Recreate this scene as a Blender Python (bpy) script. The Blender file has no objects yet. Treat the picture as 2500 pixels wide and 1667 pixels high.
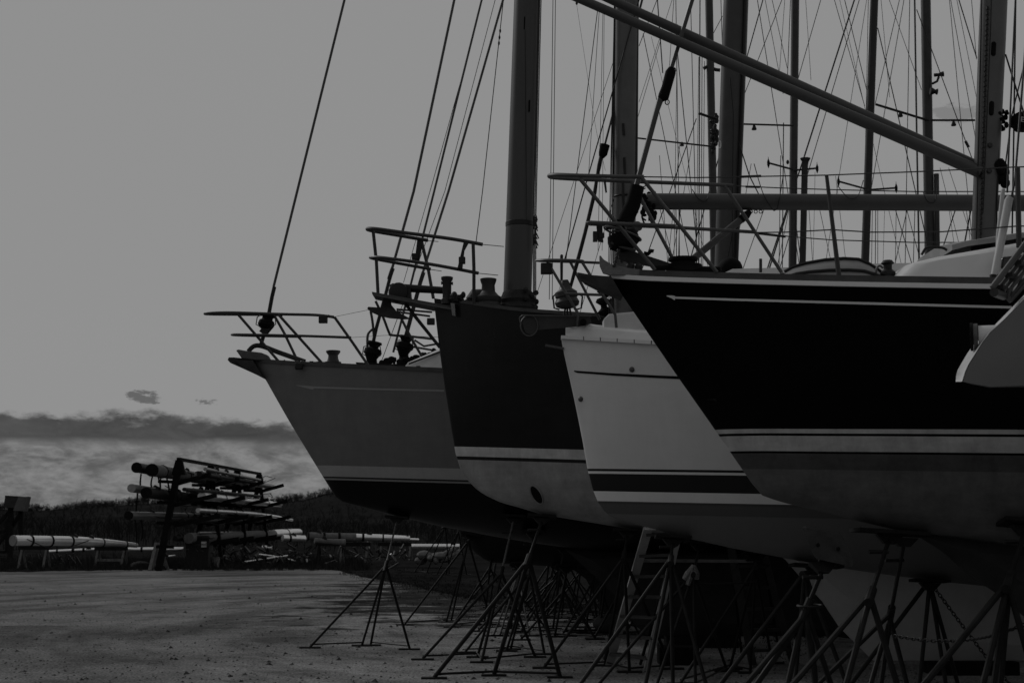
import bpy, bmesh, math, random
import numpy as np
from mathutils import Vector, Matrix
from mathutils.bvhtree import BVHTree

random.seed(7)
scene = bpy.context.scene
R = math.radians
# ------------------------------------------------------------------ camera
EYE, FPX, CX, CY, HOR = 1.6, 3472.0, 1250.0, 833.5, 1268.0
TH = math.atan((HOR - CY) / FPX)
cd = bpy.data.cameras.new('camera'); cam = bpy.data.objects.new('camera', cd)
scene.collection.objects.link(cam); scene.camera = cam
cd.sensor_width = 36; cd.lens = FPX / 2500 * 36
cam.location = (0, 0, EYE); cam.rotation_euler = (math.pi / 2 + TH, 0, 0)
cd.clip_start = 0.1; cd.clip_end = 3000
cd.dof.use_dof = True; cd.dof.focus_distance = 13; cd.dof.aperture_fstop = 6.3
# ------------------------------------------------------------------ sky, sun, exposure
SUN_EL, SUN_ROT = R(36), R(-48)
w = bpy.data.worlds.new('World'); scene.world = w; w.use_nodes = True
nt = w.node_tree; nt.nodes.clear()
def N(t, **k):
    n = nt.nodes.new(t)
    for a, b in k.items(): setattr(n, a, b)
    return n
def setin(n, i, v):
    if hasattr(v, 'links'): nt.links.new(v, n.inputs[i])
    else: n.inputs[i].default_value = v
def M(op, a, b=0.0, c=0.0, clamp=False):
    n = N('ShaderNodeMath', operation=op, use_clamp=clamp)
    setin(n, 0, a); setin(n, 1, b)
    if op == 'MULTIPLY_ADD': setin(n, 2, c)
    return n.outputs[0]
def MR(v, a, b, c, d, smooth=True):
    n = N('ShaderNodeMapRange', interpolation_type='SMOOTHSTEP' if smooth else 'LINEAR')
    for i, x in enumerate((v, a, b, c, d)): setin(n, i, x)
    return n.outputs[0]
sky = N('ShaderNodeTexSky', sky_type='NISHITA'); sky.sun_disc = False
sky.sun_elevation = SUN_EL; sky.sun_rotation = SUN_ROT; sky.dust_density = 2.0
bw = N('ShaderNodeRGBToBW'); nt.links.new(sky.outputs[0], bw.inputs[0])
tc = N('ShaderNodeTexCoord'); sp = N('ShaderNodeSeparateXYZ'); nt.links.new(tc.outputs['Generated'], sp.inputs[0])
X_, Y_, Z_ = sp.outputs
az = M('ARCTAN2', X_, Y_); el = M('ARCSINE', Z_)
cmb = N('ShaderNodeCombineXYZ'); setin(cmb, 0, M('MULTIPLY', az, 5.5)); setin(cmb, 1, M('MULTIPLY', el, 14.0))
def noise(scale, detail=6, rough=.55, vec=None, dist=0.0):
    n = N('ShaderNodeTexNoise'); n.inputs['Scale'].default_value = scale; n.inputs['Detail'].default_value = detail
    n.inputs['Roughness'].default_value = rough; n.inputs['Distortion'].default_value = dist
    nt.links.new(vec or cmb.outputs[0], n.inputs['Vector']); return n.outputs[0]
base = M('MULTIPLY', M('POWER', M('MAXIMUM', bw.outputs[0], 0.01), 0.03), 2.62)     # even, veiled winter sky
n1 = noise(4.2, 9, .66, dist=.5); n2 = noise(11.0, 9, .66); n3 = noise(1.6, 5, .55)
# low bank of cloud: wavy upper edge near 3.9 degrees, solid dark belly, broken paler layers under it
edge = M('ADD', M('MULTIPLY_ADD', M('SUBTRACT', n3, .5), .03, 0.068), M('MULTIPLY', M('SUBTRACT', n2, .5), .017))
top = MR(M('SUBTRACT', edge, el), -.002, .005, 0, 1)
belly = M('MULTIPLY', top, MR(M('SUBTRACT', el, M('MULTIPLY_ADD', M('SUBTRACT', n1, .5), .012, .052)), -.006, .004, 0, 1))
low = M('MULTIPLY', top, MR(M('MULTIPLY_ADD', n2, .35, M('MULTIPLY', n1, .65)), .37, .62, .36, .84))
f_bank = M('MULTIPLY', M('SUBTRACT', 1.0, M('MULTIPLY', belly, M('MULTIPLY_ADD', n1, .40, .56))), M('SUBTRACT', 1.0, M('MULTIPLY', M('SUBTRACT', top, belly, clamp=True), M('SUBTRACT', 1.0, low))))
def puff(px, py, wpx, hpx, amt, sc):
    u, v = (px - CX) / FPX, (CY - py) / FPX
    y, z = math.cos(TH) - v * math.sin(TH), math.sin(TH) + v * math.cos(TH)
    a0, e0 = math.atan2(u, y), math.asin(z / math.sqrt(u*u + y*y + z*z))
    da = M('MULTIPLY', M('SUBTRACT', az, a0), FPX / wpx); de = M('MULTIPLY', M('SUBTRACT', el, e0), FPX / hpx)
    d = M('ADD', M('MULTIPLY', da, da), M('MULTIPLY', de, de))
    g = M('SUBTRACT', 1.0, d, clamp=True)
    return M('MULTIPLY', MR(M('ADD', g, M('MULTIPLY', M('SUBTRACT', noise(sc, 8, .68), .5), 3.4)), .60, .95, 0, 1), M('MULTIPLY', MR(g, 0, .3, 0, 1), amt))
f_p = M('MULTIPLY', M('MULTIPLY', M('SUBTRACT', 1.0, puff(352, 968, 70, 24, .55, 13)), M('SUBTRACT', 1.0, puff(503, 978, 40, 18, .5, 15))),
        M('SUBTRACT', 1.0, puff(2330, 275, 95, 42, .25, 5)))
tot = M('MULTIPLY', M('MULTIPLY', base, f_bank), f_p)
bg = N('ShaderNodeBackground'); bg.inputs['Strength'].default_value = 0.1
nt.links.new(tot, bg.inputs['Color'])
wo = N('ShaderNodeOutputWorld'); nt.links.new(bg.outputs[0], wo.inputs[0])
sl = bpy.data.lights.new('sun', 'SUN'); so = bpy.data.objects.new('sun', sl); scene.collection.objects.link(so)
sl.energy = 0.9; sl.angle = R(12); sl.color = (1, 1, 1)
sd = Vector((math.sin(SUN_ROT) * math.cos(SUN_EL), math.cos(SUN_ROT) * math.cos(SUN_EL), math.sin(SUN_EL)))
so.rotation_euler = sd.to_track_quat('Z', 'Y').to_euler()
scene.view_settings.view_transform = 'Standard'; scene.view_settings.look = 'None'
scene.view_settings.exposure = 0; scene.view_settings.gamma = 1
try: scene.cycles.max_bounces = 6
except Exception: pass

# ------------------------------------------------------------------ pixels of the photograph <-> places in the yard
def ray(px, py):
    u, v = (px - CX) / FPX, (CY - py) / FPX
    return Vector((u, math.cos(TH) - v * math.sin(TH), math.sin(TH) + v * math.cos(TH)))
def P(px, py, Y):
    d = ray(px, py); return Vector((0, 0, EYE)) + d * (Y / d.y)
def G(px, py):
    d = ray(px, py); return Vector((0, 0, EYE)) + d * (-EYE / d.z)
def proj(p):
    y, z = p[1], p[2] - EYE
    dep = y * math.cos(TH) + z * math.sin(TH)
    return CX + FPX * p[0] / dep, CY - FPX * (-y * math.sin(TH) + z * math.cos(TH)) / dep

# ------------------------------------------------------------------ materials
_m = {}
def mat(name, c, rough=.6, spec=.3, metal=0.0, var=.25, scale=6.0, bump=0.0, bscale=60.0, stretch=None):
    if name in _m: return _m[name]
    m = bpy.data.materials.new(name); m.use_nodes = True; t = m.node_tree; b = t.nodes['Principled BSDF']
    b.inputs['Roughness'].default_value = rough; b.inputs['Specular IOR Level'].default_value = spec; b.inputs['Metallic'].default_value = metal
    tcn = t.nodes.new('ShaderNodeTexCoord'); no = t.nodes.new('ShaderNodeTexNoise'); no.inputs['Scale'].default_value = scale; no.inputs['Detail'].default_value = 7; no.inputs['Roughness'].default_value = .65
    src = tcn.outputs['Object']
    if stretch:
        mp = t.nodes.new('ShaderNodeMapping'); mp.inputs['Scale'].default_value = stretch; t.links.new(src, mp.inputs['Vector']); src = mp.outputs[0]
    t.links.new(src, no.inputs['Vector'])
    cr = t.nodes.new('ShaderNodeValToRGB'); lo, hi = c * (1 - var), c * (1 + var)
    cr.color_ramp.elements[0].position = .3; cr.color_ramp.elements[0].color = (lo, lo, lo, 1)
    cr.color_ramp.elements[1].position = .7; cr.color_ramp.elements[1].color = (hi, hi, hi, 1)
    t.links.new(no.outputs[0], cr.inputs[0]); t.links.new(cr.outputs[0], b.inputs['Base Color'])
    if bump:
        n2 = t.nodes.new('ShaderNodeTexNoise'); n2.inputs['Scale'].default_value = bscale; n2.inputs['Detail'].default_value = 4; t.links.new(src, n2.inputs['Vector'])
        bp = t.nodes.new('ShaderNodeBump'); bp.inputs['Strength'].default_value = bump; bp.inputs['Distance'].default_value = .02
        t.links.new(n2.outputs[0], bp.inputs['Height']); t.links.new(bp.outputs[0], b.inputs['Normal'])
    _m[name] = m; return m
WIRE = mat('rigging_wire', .012, .5, .2); ROPE = mat('rope', .03, .9, .1)
STEEL = mat('stainless_rail', .07, .5, .4, .4); DSTEEL = mat('dull_steel', .035, .5, .3, .3)
DARKFIT = mat('dark_fitting', .012, .5, .25); CAST = mat('galvanised_casting', .16, .6, .4, .2, bump=.4, bscale=30)
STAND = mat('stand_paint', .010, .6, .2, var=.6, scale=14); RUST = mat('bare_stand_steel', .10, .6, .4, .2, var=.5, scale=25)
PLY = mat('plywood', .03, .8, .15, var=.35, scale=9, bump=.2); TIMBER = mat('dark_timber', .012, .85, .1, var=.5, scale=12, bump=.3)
PALE_T = mat('pale_timber', .13, .85, .1, var=.3, scale=10, bump=.2)
ALU = mat('aluminium_spar', .80, .36, .5, .85, var=.15, scale=3); ALU_D = mat('weathered_spar', .22, .42, .4, .75, var=.25)
WHITE = mat('white_gelcoat', .62, .35, .4, var=.06, scale=2); DECKW = mat('deck_paint', .5, .6, .3, var=.1)
GLASS = mat('dark_window', .004, .12, .5); SHEATH = mat('white_sheath', .45, .5, .3, var=.1)
CANVAS = mat('black_canvas', .006, .85, .1, var=.4); SAIL = mat('grubby_sailcloth', .12, .9, .1, var=.3, scale=8, bump=.4, bscale=18)
TEAK = mat('toe_rail_wood', .05, .6, .3, var=.3, scale=8); STICK = mat('paper_label', .6, .8, .1, var=.3, scale=40)

# ------------------------------------------------------------------ mesh builder
class MB:
    def __init__(s): s.v = []; s.f = []
    def add(s, vs, fs):
        o = len(s.v); s.v += [Vector(v) for v in vs]; s.f += [tuple(i + o for i in f) for f in fs]; return s
    def tube(s, pts, r, n=8, cap=True):
        pts = [Vector(p) for p in pts]
        rs = r if isinstance(r, (list, tuple)) else [r] * len(pts)
        t0 = (pts[1] - pts[0]).normalized()
        u = t0.orthogonal().normalized(); vs = []
        for i, p in enumerate(pts):
            a = pts[max(i - 1, 0)]; b = pts[min(i + 1, len(pts) - 1)]
            t = (b - a).normalized(); u = (u - t * u.dot(t)).normalized(); q = t.cross(u)
            for k in range(n):
                an = 2 * math.pi * k / n; vs.append(p + (u * math.cos(an) + q * math.sin(an)) * rs[i])
        fs = [(i*n + k, i*n + (k+1) % n, (i+1)*n + (k+1) % n, (i+1)*n + k) for i in range(len(pts) - 1) for k in range(n)]
        if cap: fs += [tuple(range(n))[::-1], tuple((len(pts) - 1) * n + k for k in range(n))]
        return s.add(vs, fs)
    def bar(s, a, b, wd, h, up=(0, 0, 1)):
        a, b = Vector(a), Vector(b); t = (b - a).normalized(); up = Vector(up)
        sd_ = t.cross(up)
        if sd_.length < 1e-4: sd_ = t.cross(Vector((0, 1, 0)))
        sd_.normalize(); u = sd_.cross(t).normalized()
        vs = [p + sd_ * (x * wd / 2) + u * (y * h / 2) for p in (a, b) for x, y in ((-1, -1), (1, -1), (1, 1), (-1, 1))]
        return s.add(vs, [(0, 1, 2, 3)[::-1], (4, 5, 6, 7), (0, 1, 5, 4), (1, 2, 6, 5), (2, 3, 7, 6), (3, 0, 4, 7)])
    def box(s, c, dx, dy, dz):
        c = Vector(c); return s.bar(c - Vector((dx / 2, 0, 0)), c + Vector((dx / 2, 0, 0)), dy, dz)
    def prism(s, poly, off):
        poly = [Vector(p) for p in poly]; off = Vector(off); n = len(poly)
        return s.add([p - off for p in poly] + [p + off for p in poly],
                     [tuple(range(n)), tuple(range(2*n - 1, n - 1, -1))] + [(i, n + i, n + (i+1) % n, (i+1) % n) for i in range(n)])
    def lathe(s, base, axis, prof, n=14):
        base = Vector(base); ax = Vector(axis).normalized()
        return s.tube([base + ax * h for r, h in prof], [max(r, .0005) for r, h in prof], n) if all(prof[i+1][1] != prof[i][1] for i in range(len(prof)-1)) else s.tube([base + ax * (h + i * 1e-5) for i, (r, h) in enumerate(prof)], [max(r, .0005) for r, h in prof], n)
    def ball(s, c, rx, ry, rz, n=12, m=8):
        c = Vector(c); vs = []; fs = []
        for i in range(m + 1):
            a = math.pi * i / m
            for k in range(n):
                b = 2 * math.pi * k / n
                vs.append(c + Vector((rx * math.sin(a) * math.cos(b), ry * math.sin(a) * math.sin(b), rz * math.cos(a))))
        for i in range(m):
            for k in range(n): fs.append((i*n + k, i*n + (k+1) % n, (i+1)*n + (k+1) % n, (i+1)*n + k))
        return s.add(vs, fs)
    def grid(s, rows):
        n = len(rows[0]); o = [p for r in rows for p in r]
        return s.add(o, [(i*n + k, i*n + k + 1, (i+1)*n + k + 1, (i+1)*n + k) for i in range(len(rows) - 1) for k in range(n - 1)])

def root_of(o):
    while o.parent: o = o.parent
    return o
def tag(o, label=None, cat=None, group=None, kind=None):
    if label: o['label'] = label
    if cat: o['category'] = cat
    if group: o['group'] = group
    if kind: o['kind'] = kind
    return o
def thing(name, label, cat, loc, group=None):
    o = bpy.data.objects.new(name, None); scene.collection.objects.link(o); o.location = loc; o.empty_display_size = .3
    return tag(o, label, cat, group)
def part(name, mb, material, parent=None, smooth=35, label=None, bevel=0.0, weld=False):
    off = Vector(root_of(parent).location) if parent else Vector((0, 0, 0))
    me = bpy.data.meshes.new(name)
    me.from_pydata([tuple(v - off) for v in mb.v], [], mb.f); me.update()
    bm = bmesh.new(); bm.from_mesh(me)
    if weld: bmesh.ops.remove_doubles(bm, verts=bm.verts, dist=1e-4)
    bmesh.ops.recalc_face_normals(bm, faces=bm.faces)
    bm.to_mesh(me); bm.free()
    if smooth:
        me.shade_smooth(); me.set_sharp_from_angle(angle=R(smooth))
    me.materials.append(material)
    o = bpy.data.objects.new(name, me); scene.collection.objects.link(o)
    if parent: o.parent = parent
    if label: o['label'] = label
    if bevel:
        b = o.modifiers.new('bevel', 'BEVEL'); b.width = bevel; b.segments = 2; b.limit_method = 'ANGLE'
    return o
def solo(name, mb, material, label, cat, group=None, **k):
    """a thing that is one mesh: its origin sits at its base"""
    o = part(name, mb, material, None, **k)
    c = sum(mb.v, Vector()) / len(mb.v); c.z = min(v.z for v in mb.v)
    o.data.transform(Matrix.Translation(-c)); o.location = c
    return tag(o, label, cat, group)
def T(name, parent, m, r, pts, n=8, **k):
    """tube through photograph pixels, each with its own distance"""
    return part(name, MB().tube([P(*p) if not isinstance(p, Vector) else p for p in pts], r, n), m, parent, **k)
def curve(pts, n=6):
    """Catmull-Rom through 3-D points"""
    pts = [Vector(p) for p in pts]; q = [pts[0]] + pts + [pts[-1]]; out = []
    for i in range(1, len(q) - 2):
        for k in range(n):
            t = k / n; a, b, c, d = q[i-1], q[i], q[i+1], q[i+2]
            out.append(.5 * ((2*b) + (c - a) * t + (2*a - 5*b + 4*c - d) * t*t + (3*b - a - 3*c + d) * t**3))
    return out + [pts[-1]]
def ext(x0, y0, x1, y1, yt):
    """carry the pixel line (x0,y0)-(x1,y1) up to the row yt, beyond the frame"""
    return x0 + (x1 - x0) * (yt - y0) / (y1 - y0)
# ------------------------------------------------------------------ hulls
def hull_mat(name, a, b, stops, rough, spec, var=.06):
    """paint of a hull: bands at set heights above the keel; stops = [(height, value) ...] rising, line = a + b X"""
    m = bpy.data.materials.new(name); m.use_nodes = True; t = m.node_tree; bs = t.nodes['Principled BSDF']
    bs.inputs['Roughness'].default_value = rough; bs.inputs['Specular IOR Level'].default_value = spec
    n = lambda ty, **k: (lambda q: [setattr(q, x, y) for x, y in k.items()] and q or q)(t.nodes.new(ty))
    tcn = n('ShaderNodeTexCoord'); s = n('ShaderNodeSeparateXYZ'); t.links.new(tcn.outputs['Object'], s.inputs[0])
    ml = n('ShaderNodeMath', operation='MULTIPLY_ADD'); t.links.new(s.outputs[0], ml.inputs[0]); ml.inputs[1].default_value = -b; ml.inputs[2].default_value = -a
    ad = n('ShaderNodeMath', operation='ADD'); t.links.new(ml.outputs[0], ad.inputs[0]); t.links.new(s.outputs[2], ad.inputs[1])
    mr = n('ShaderNodeMapRange'); mr.inputs[1].default_value = -.5; mr.inputs[2].default_value = .1; t.links.new(ad.outputs[0], mr.inputs[0])
    cr = n('ShaderNodeValToRGB'); cr.color_ramp.interpolation = 'CONSTANT'; e = cr.color_ramp.elements
    while len(e) > 1: e.remove(e[0])
    e[0].position = 0; e[0].color = (stops[0][1],) * 3 + (1,)
    for h, v in stops[1:]:
        q = e.new((h + .5) / .6); q.color = (v, v, v, 1)
    t.links.new(mr.outputs[0], cr.inputs[0])
    mp = n('ShaderNodeMapping'); mp.inputs['Scale'].default_value = (.8, .8, 2.5); t.links.new(tcn.outputs['Object'], mp.inputs[0])
    no = n('ShaderNodeTexNoise'); no.inputs['Scale'].default_value = 3; no.inputs['Detail'].default_value = 9; no.inputs['Roughness'].default_value = .7; t.links.new(mp.outputs[0], no.inputs['Vector'])
    m2 = n('ShaderNodeMapRange'); m2.inputs[1].default_value = .3; m2.inputs[2].default_value = .7; m2.inputs[3].default_value = 1 - var; m2.inputs[4].default_value = 1 + var; t.links.new(no.outputs[0], m2.inputs[0])
    mx = n('ShaderNodeVectorMath', operation='SCALE'); t.links.new(cr.outputs[0], mx.inputs[0]); t.links.new(m2.outputs[0], mx.inputs['Scale'])
    mp3 = n('ShaderNodeMapping'); mp3.inputs['Scale'].default_value = (4, 4, .7); t.links.new(tcn.outputs['Object'], mp3.inputs[0])
    no3 = n('ShaderNodeTexNoise'); no3.inputs['Scale'].default_value = 1.6; no3.inputs['Detail'].default_value = 8; no3.inputs['Roughness'].default_value = .7; t.links.new(mp3.outputs[0], no3.inputs['Vector'])
    m3 = n('ShaderNodeMapRange'); m3.inputs[1].default_value = .35; m3.inputs[2].default_value = .75; m3.inputs[3].default_value = 1 + var * .6; m3.inputs[4].default_value = 1 - var * 1.6; t.links.new(no3.outputs[0], m3.inputs[0])
    mx3 = n('ShaderNodeVectorMath', operation='SCALE'); t.links.new(mx.outputs[0], mx3.inputs[0]); t.links.new(m3.outputs[0], mx3.inputs['Scale'])
    t.links.new(mx3.outputs[0], bs.inputs['Base Color'])
    bp = n('ShaderNodeBump'); bp.inputs['Strength'].default_value = .12; bp.inputs['Distance'].default_value = .02; nb = n('ShaderNodeTexNoise'); nb.inputs['Scale'].default_value = 1.8; nb.inputs['Detail'].default_value = 2; t.links.new(tcn.outputs['Object'], nb.inputs['Vector'])
    t.links.new(nb.outputs[0], bp.inputs['Height']); t.links.new(bp.outputs[0], bs.inputs['Normal'])
    return m
CAMV = Vector((0, 0, EYE))
class Hull:
    def __init__(s, root, Yc, B, L, LOA, prof, sheer, e0=.85, e1=.40, pixels=True, el=3.0, tail=.55):
        s.root, s.Yc, s.B, s.L, s.LOA, s.e0, s.e1, s.el = root, Yc, B, L, LOA, e0, e1, el
        if pixels: prof = [(q.x, q.z) for q in (P(x, y, Yc) for x, y in prof)]
        s.px, s.pz = [q[0] for q in prof], [q[1] for q in prof]; s.X0 = s.px[0]; s.X1 = s.X0 + LOA; s.tail = tail
        if pixels:
            sx, sy = [q[0] for q in sheer], [q[1] for q in sheer]; xs, zs = [], []
            for i in range(60):
                X = s.X0 + 4.6 * (i / 59) ** 1.3; z = s.pz[0]
                for _ in range(8):
                    u = proj((X, Yc - s.b(X), z))[0]; z = P(u, np.interp(u, sx, sy), Yc - s.b(X)).z
                if u > sx[-1]: break
                xs.append(X); zs.append(z)
            s.sx, s.sz = xs + [s.X1], zs + [zs[-1] - .06]
            s.pz[0] = zs[0] - .002
        else: s.sx, s.sz = [q[0] for q in sheer], [q[1] for q in sheer]
    def b(s, X):
        q = (X - s.X0) / s.L
        r = math.sin(math.pi / 2 * min(max(q, 0), 1)) ** .9
        a = max(0, (X - s.X0 - s.LOA * .55) / (s.LOA * .45))
        return max(.012, s.B * r * (1 - .32 * a * a))
    def zs(s, X): return float(np.interp(X, s.sx, s.sz))
    def zk(s, X):
        z = float(np.interp(X, s.px, s.pz)); a = max(0, (X - s.X0 - s.LOA * .6) / (s.LOA * .4))
        return z + s.tail * a ** 1.6
    def e(s, X): q = min(1, (X - s.X0) / s.el); return s.e0 + (s.e1 - s.e0) * q ** .8
    def sh(s, X, side=-1, dy=0, dz=0): return Vector((X, s.Yc + side * (s.b(X) + dy), s.zs(X) + dz))
    def build(s, nm='hull', ns=90, ntt=26):
        m = MB(); rows = []
        for i in range(ns):
            X = s.X0 + s.LOA * (i / (ns - 1)) ** 1.55; zk, zs, b, e = s.zk(X), s.zs(X), s.b(X), s.e(X); row = []
            ts = [(k / ntt) ** 1.7 for k in range(ntt + 1)]
            for t in reversed(ts): row.append(Vector((X, s.Yc - b * t ** e, zk + (zs - zk) * t)))
            for t in ts[1:]: row.append(Vector((X, s.Yc + b * t ** e, zk + (zs - zk) * t)))
            rows.append(row)
        m.grid(rows); n = len(rows[0]); o = len(m.v) - n
        m.f.append(tuple(range(o, o + n)))
        s.mb = m; s.bvh = BVHTree.FromPolygons(m.v, m.f, epsilon=0)
        return m
    def hit(s, px, py):
        d = ray(px, py).normalized(); h = s.bvh.ray_cast(CAMV, d)
        if h[0] is None:
            q = P(px, py, s.Yc - .6 * s.B); h = s.bvh.find_nearest(q)
        n = h[1]
        return h[0], (n if n.dot(d) < 0 else -n)
    def near(s, p):
        h = s.bvh.find_nearest(p); n = h[1]
        return h[0], n
    def line(s, pts):
        q = [s.hit(*p)[0] for p in pts]; xs, z = [a.x - s.root.location.x for a in q], [a.z for a in q]
        b, a = np.polyfit(xs, z, 1); return float(a), float(b), (q[0].y) / FPX
    def finish(s, material, deck_mat, camber=.06, nx=40):
        s.ob = part('hull', s.mb, material, s.root, smooth=50, weld=True)
        rows = []
        for i in range(nx):
            X = s.X0 + .02 + (s.LOA - .04) * (i / (nx - 1)) ** 1.4
            rows.append([Vector((X, s.Yc + q * (s.b(X) - .005), s.zs(X) - .012 + camber * s.b(X) * (1 - q * q))) for q in (-1, -.6, -.2, .2, .6, 1)])
        s.deck = part('deck', MB().grid(rows), deck_mat, s.root)
    def rail(s, name, m, x0, x1, wd, h, dy, dz, n=40, both=True, par=None):
        for side in ((-1, 1) if both else (-1,)):
            mb = MB(); pts = [s.sh(x0 + (x1 - x0) * i / n, side, dy, dz) for i in range(n + 1)]; rows = []
            for p in pts:
                rows.append([p + Vector((0, a * wd / 2, c * h / 2)) for a, c in ((-1, -1), (1, -1), (1, 1), (-1, 1), (-1, -1))])
            mb.grid(rows); mb.f += [(0, 1, 2, 3), tuple(len(mb.v) - 5 + k for k in range(4))]
            part(name, mb, m, par or s.root)
    def ribbon(s, name, m, pts, seg=24):
        xs, a, b = [p[0] for p in pts], [p[1] for p in pts], [p[2] for p in pts]; rows = []
        us = sorted(set([xs[0] + (xs[-1] - xs[0]) * i / seg for i in range(seg + 1)] + xs))
        for u in us:
            r = []
            for v in (np.interp(u, xs, a), np.interp(u, xs, b)):
                q, n = s.hit(u, v); r.append(q + n * .004)
            rows.append(r)
        return part(name, MB().grid(rows), m, s.ob)
def keel(root, Y, poly, half, m, name='keel'):
    """fin: leading edge thin, body thick"""
    pts = [P(x, y, Y) if len(q) == 2 else Vector((x, Y, y)) for q in poly for x, y in [q[:2]]]
    for p in pts: p.z = max(p.z, .14)
    mb = MB(); c = sum(pts, Vector()) / len(pts); n = len(pts)
    inner = [p + (c - p).normalized() * min(.35, (c - p).length * .5) for p in pts]
    for sgn in (-1, 1):
        o = len(mb.v); mb.v += [p + Vector((0, sgn * .02, 0)) for p in pts] + [p + Vector((0, sgn * half, 0)) for p in inner]
        mb.f += [(o + i, o + (i+1) % n, o + n + (i+1) % n, o + n + i) for i in range(n)] + [tuple(o + n + i for i in range(n))]
    mb.f += [(i, (i+1) % n, 2*n + (i+1) % n, 2*n + i) for i in range(n)]
    return part(name, mb, m, root, smooth=25)
def boat(name, label, x, y, group='sailing boats laid up ashore in a row'):
    return thing(name, label, 'sailboat', (x, y, 0), group)
def mast(root, Y, left, right, m, yt=-1500, fore=1.35, name='mast', n=20):
    """left / right: edge pixels (top, bottom) of the mast; carried on above the frame"""
    (xa, ya), (xb, yb) = left; (xc, yc), (xd, yd) = right; mb = MB(); rows = []
    for k in range(13):
        py = yt + (max(yb, yd) - yt) * k / 12
        l, r = ext(xa, ya, xb, yb, py), ext(xc, yc, xd, yd, py)
        mid = (xa + xc) / 2; wf = (xc - xa) * (1 if py > 0 else .55 + .45 * (py - yt) / (0 - yt))
        if py < 0: cpx = (l + r) / 2; l, r = cpx - wf / 2, cpx + wf / 2
        c = P((l + r) / 2, py, Y); rx = (P(r, py, Y) - P(l, py, Y)).length / 2
        rows.append([c + Vector((rx * math.cos(2*math.pi*i/n), rx / fore * math.sin(2*math.pi*i/n), 0)) for i in range(n + 1)])
    mb.grid(rows); mb.f += [tuple(range(n)), tuple(len(mb.v) - 1 - i for i in range(n))]
    return part(name, mb, m, root, weld=True)
def wire(root, x0, y0, x1, y1, Y, px=1.6, yt=-900, name='shroud', Y1=None, m=None):
    """stretched wire seen along the pixel line; px = its width in the photograph"""
    if yt is not None and y0 <= 2: x0 = ext(x0, y0, x1, y1, yt); y0 = yt
    T(name, root, m or WIRE, px * Y / FPX / 2, [(x0, y0, Y), (x1, y1, Y1 or Y)], n=5)

# ------------------------------------------------------------------ A: near-black yacht, foremost
YA = 9.6
A = boat('sailboat', 'glossy black sloop with white waterline stripes, nearest and largest of the row', 4.5, YA)
hA = Hull(A, YA, 1.35, 4.8, 9.5, [(1488, 676), (1505, 700), (1592, 828), (1657, 923), (1747, 1051), (1782, 1102), (1827, 1167), (1851, 1203), (1866, 1212), (1915, 1227), (2023, 1253), (2113, 1276), (2184, 1292), (2350, 1318), (2500, 1338)],
          [(1488, 672), (1600, 679), (1800, 685), (2100, 692), (2420, 697), (2520, 698)], e0=.8, e1=.36)
hA.build(); a, b, k = hA.line([(1790, 1048), (2100, 1048), (2460, 1049)])
hA.finish(hull_mat('black_topsides', a, b, [(-9, .115), (-95*k, .072), (-57*k, .002), (-52*k, .42), (-16*k, .002), (-10*k, .42), (0, .0022)], .35, .06, var=.22), DECKW)
hA.rail('rub_rail', WHITE, hA.X0 + .01, hA.X1 - .05, .035, .03, .0, -.008, par=None)
hA.rail('toe_rail', TEAK, hA.X0 + .2, hA.X1 - .1, .03, .045, -.02, .03)
hA.ribbon('cove_stripe', WHITE, [(1628, 721, 723), (1640, 721, 728), (1648, 722, 733), (1648.5, 724, 729), (1800, 729, 734.5), (2100, 737, 743), (2470, 747, 753)])
hA.ribbon('scuff_mark', mat('scuff', .012, .8, .1), [(1727, 974, 976), (1742, 973, 976), (1747, 972, 978), (1750, 975, 983)], seg=4)
keel(A, YA, [(2230, 1300), (2300, 1345), (2360, 1398), (2440, 1452), (2520, 1520), (2640, 1660), (2950, 1700), (3300, 1700), (3360, 1330), (2800, 1290)], .16, mat('dark_antifouling', .03, .8, .1))
# mast
mA = mast(A, YA, ((2393, 0), (2370, 630)), ((2460, 0), (2429, 630)), mat('mast_grey', .085, .45, .4, .2, var=.15))
gr = MB(); gr.tube([P(2401, -200, YA - .085), P(2383, 600, YA - .085)], .006, 6); part('luff_track', gr, DARKFIT, mA)
gr = MB()
for i in range(46):
    y = 20 + i * 12.5; q = P(ext(2411, 0, 2393, 580, y), y, YA - .068); gr.box(q, .014, .02, .022)
part('sail_track', gr, DARKFIT, mA, smooth=0)
gr = MB(); gr.tube([P(2424, -200, YA - .066), P(2419, 60, YA - .066), P(2400, 520, YA - .066)], .003, 5); part('halyard', gr, ROPE, mA)
for x0, y0, y1 in ((2426, 102, 138), (2421, 247, 283)):
    s_ = MB(); h = .017
    pa, pb = P(x0, y0 + 6, YA - .066), P(x0 - 1, y1 - 6, YA - .066)
    s_.tube([pa, pb], h, 12); s_.ball(pa, h, h, h); s_.ball(pb, h, h, h); part('halyard_slot', s_, CANVAS, mA)
for x0, y0 in ((2417, 355), (2415, 418)):
    s_ = MB(); q = P(x0, y0, YA - .066); s_.lathe(q, (0, -1, 0), [(.018, -.01), (.018, .006), (.012, .012)]); part('rivet_plate', s_, DSTEEL, mA)
s_ = MB(); s_.tube([P(2450, -300, YA + .02), P(2440, 300, YA + .02), P(2428, 575, YA + .02)], .012, 6); part('luff_groove', s_, DARKFIT, mA)
s_ = MB(); s_.tube([P(2448, 20, YA-.02), P(2437, 340, YA-.04), P(2433, 560, YA-.05)], .006, 5); part('halyard', s_, ROPE, mA)
rc = MB()
for i in range(26):
    q = P(2446 + random.uniform(-10, 12), 275 + random.uniform(-4, 46), YA + random.uniform(-.05, .05)); rc.ball(q, random.uniform(.01, .022), .02, random.uniform(.012, .03), 6, 4)
part('rope_coil', rc, CANVAS, A)
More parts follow.
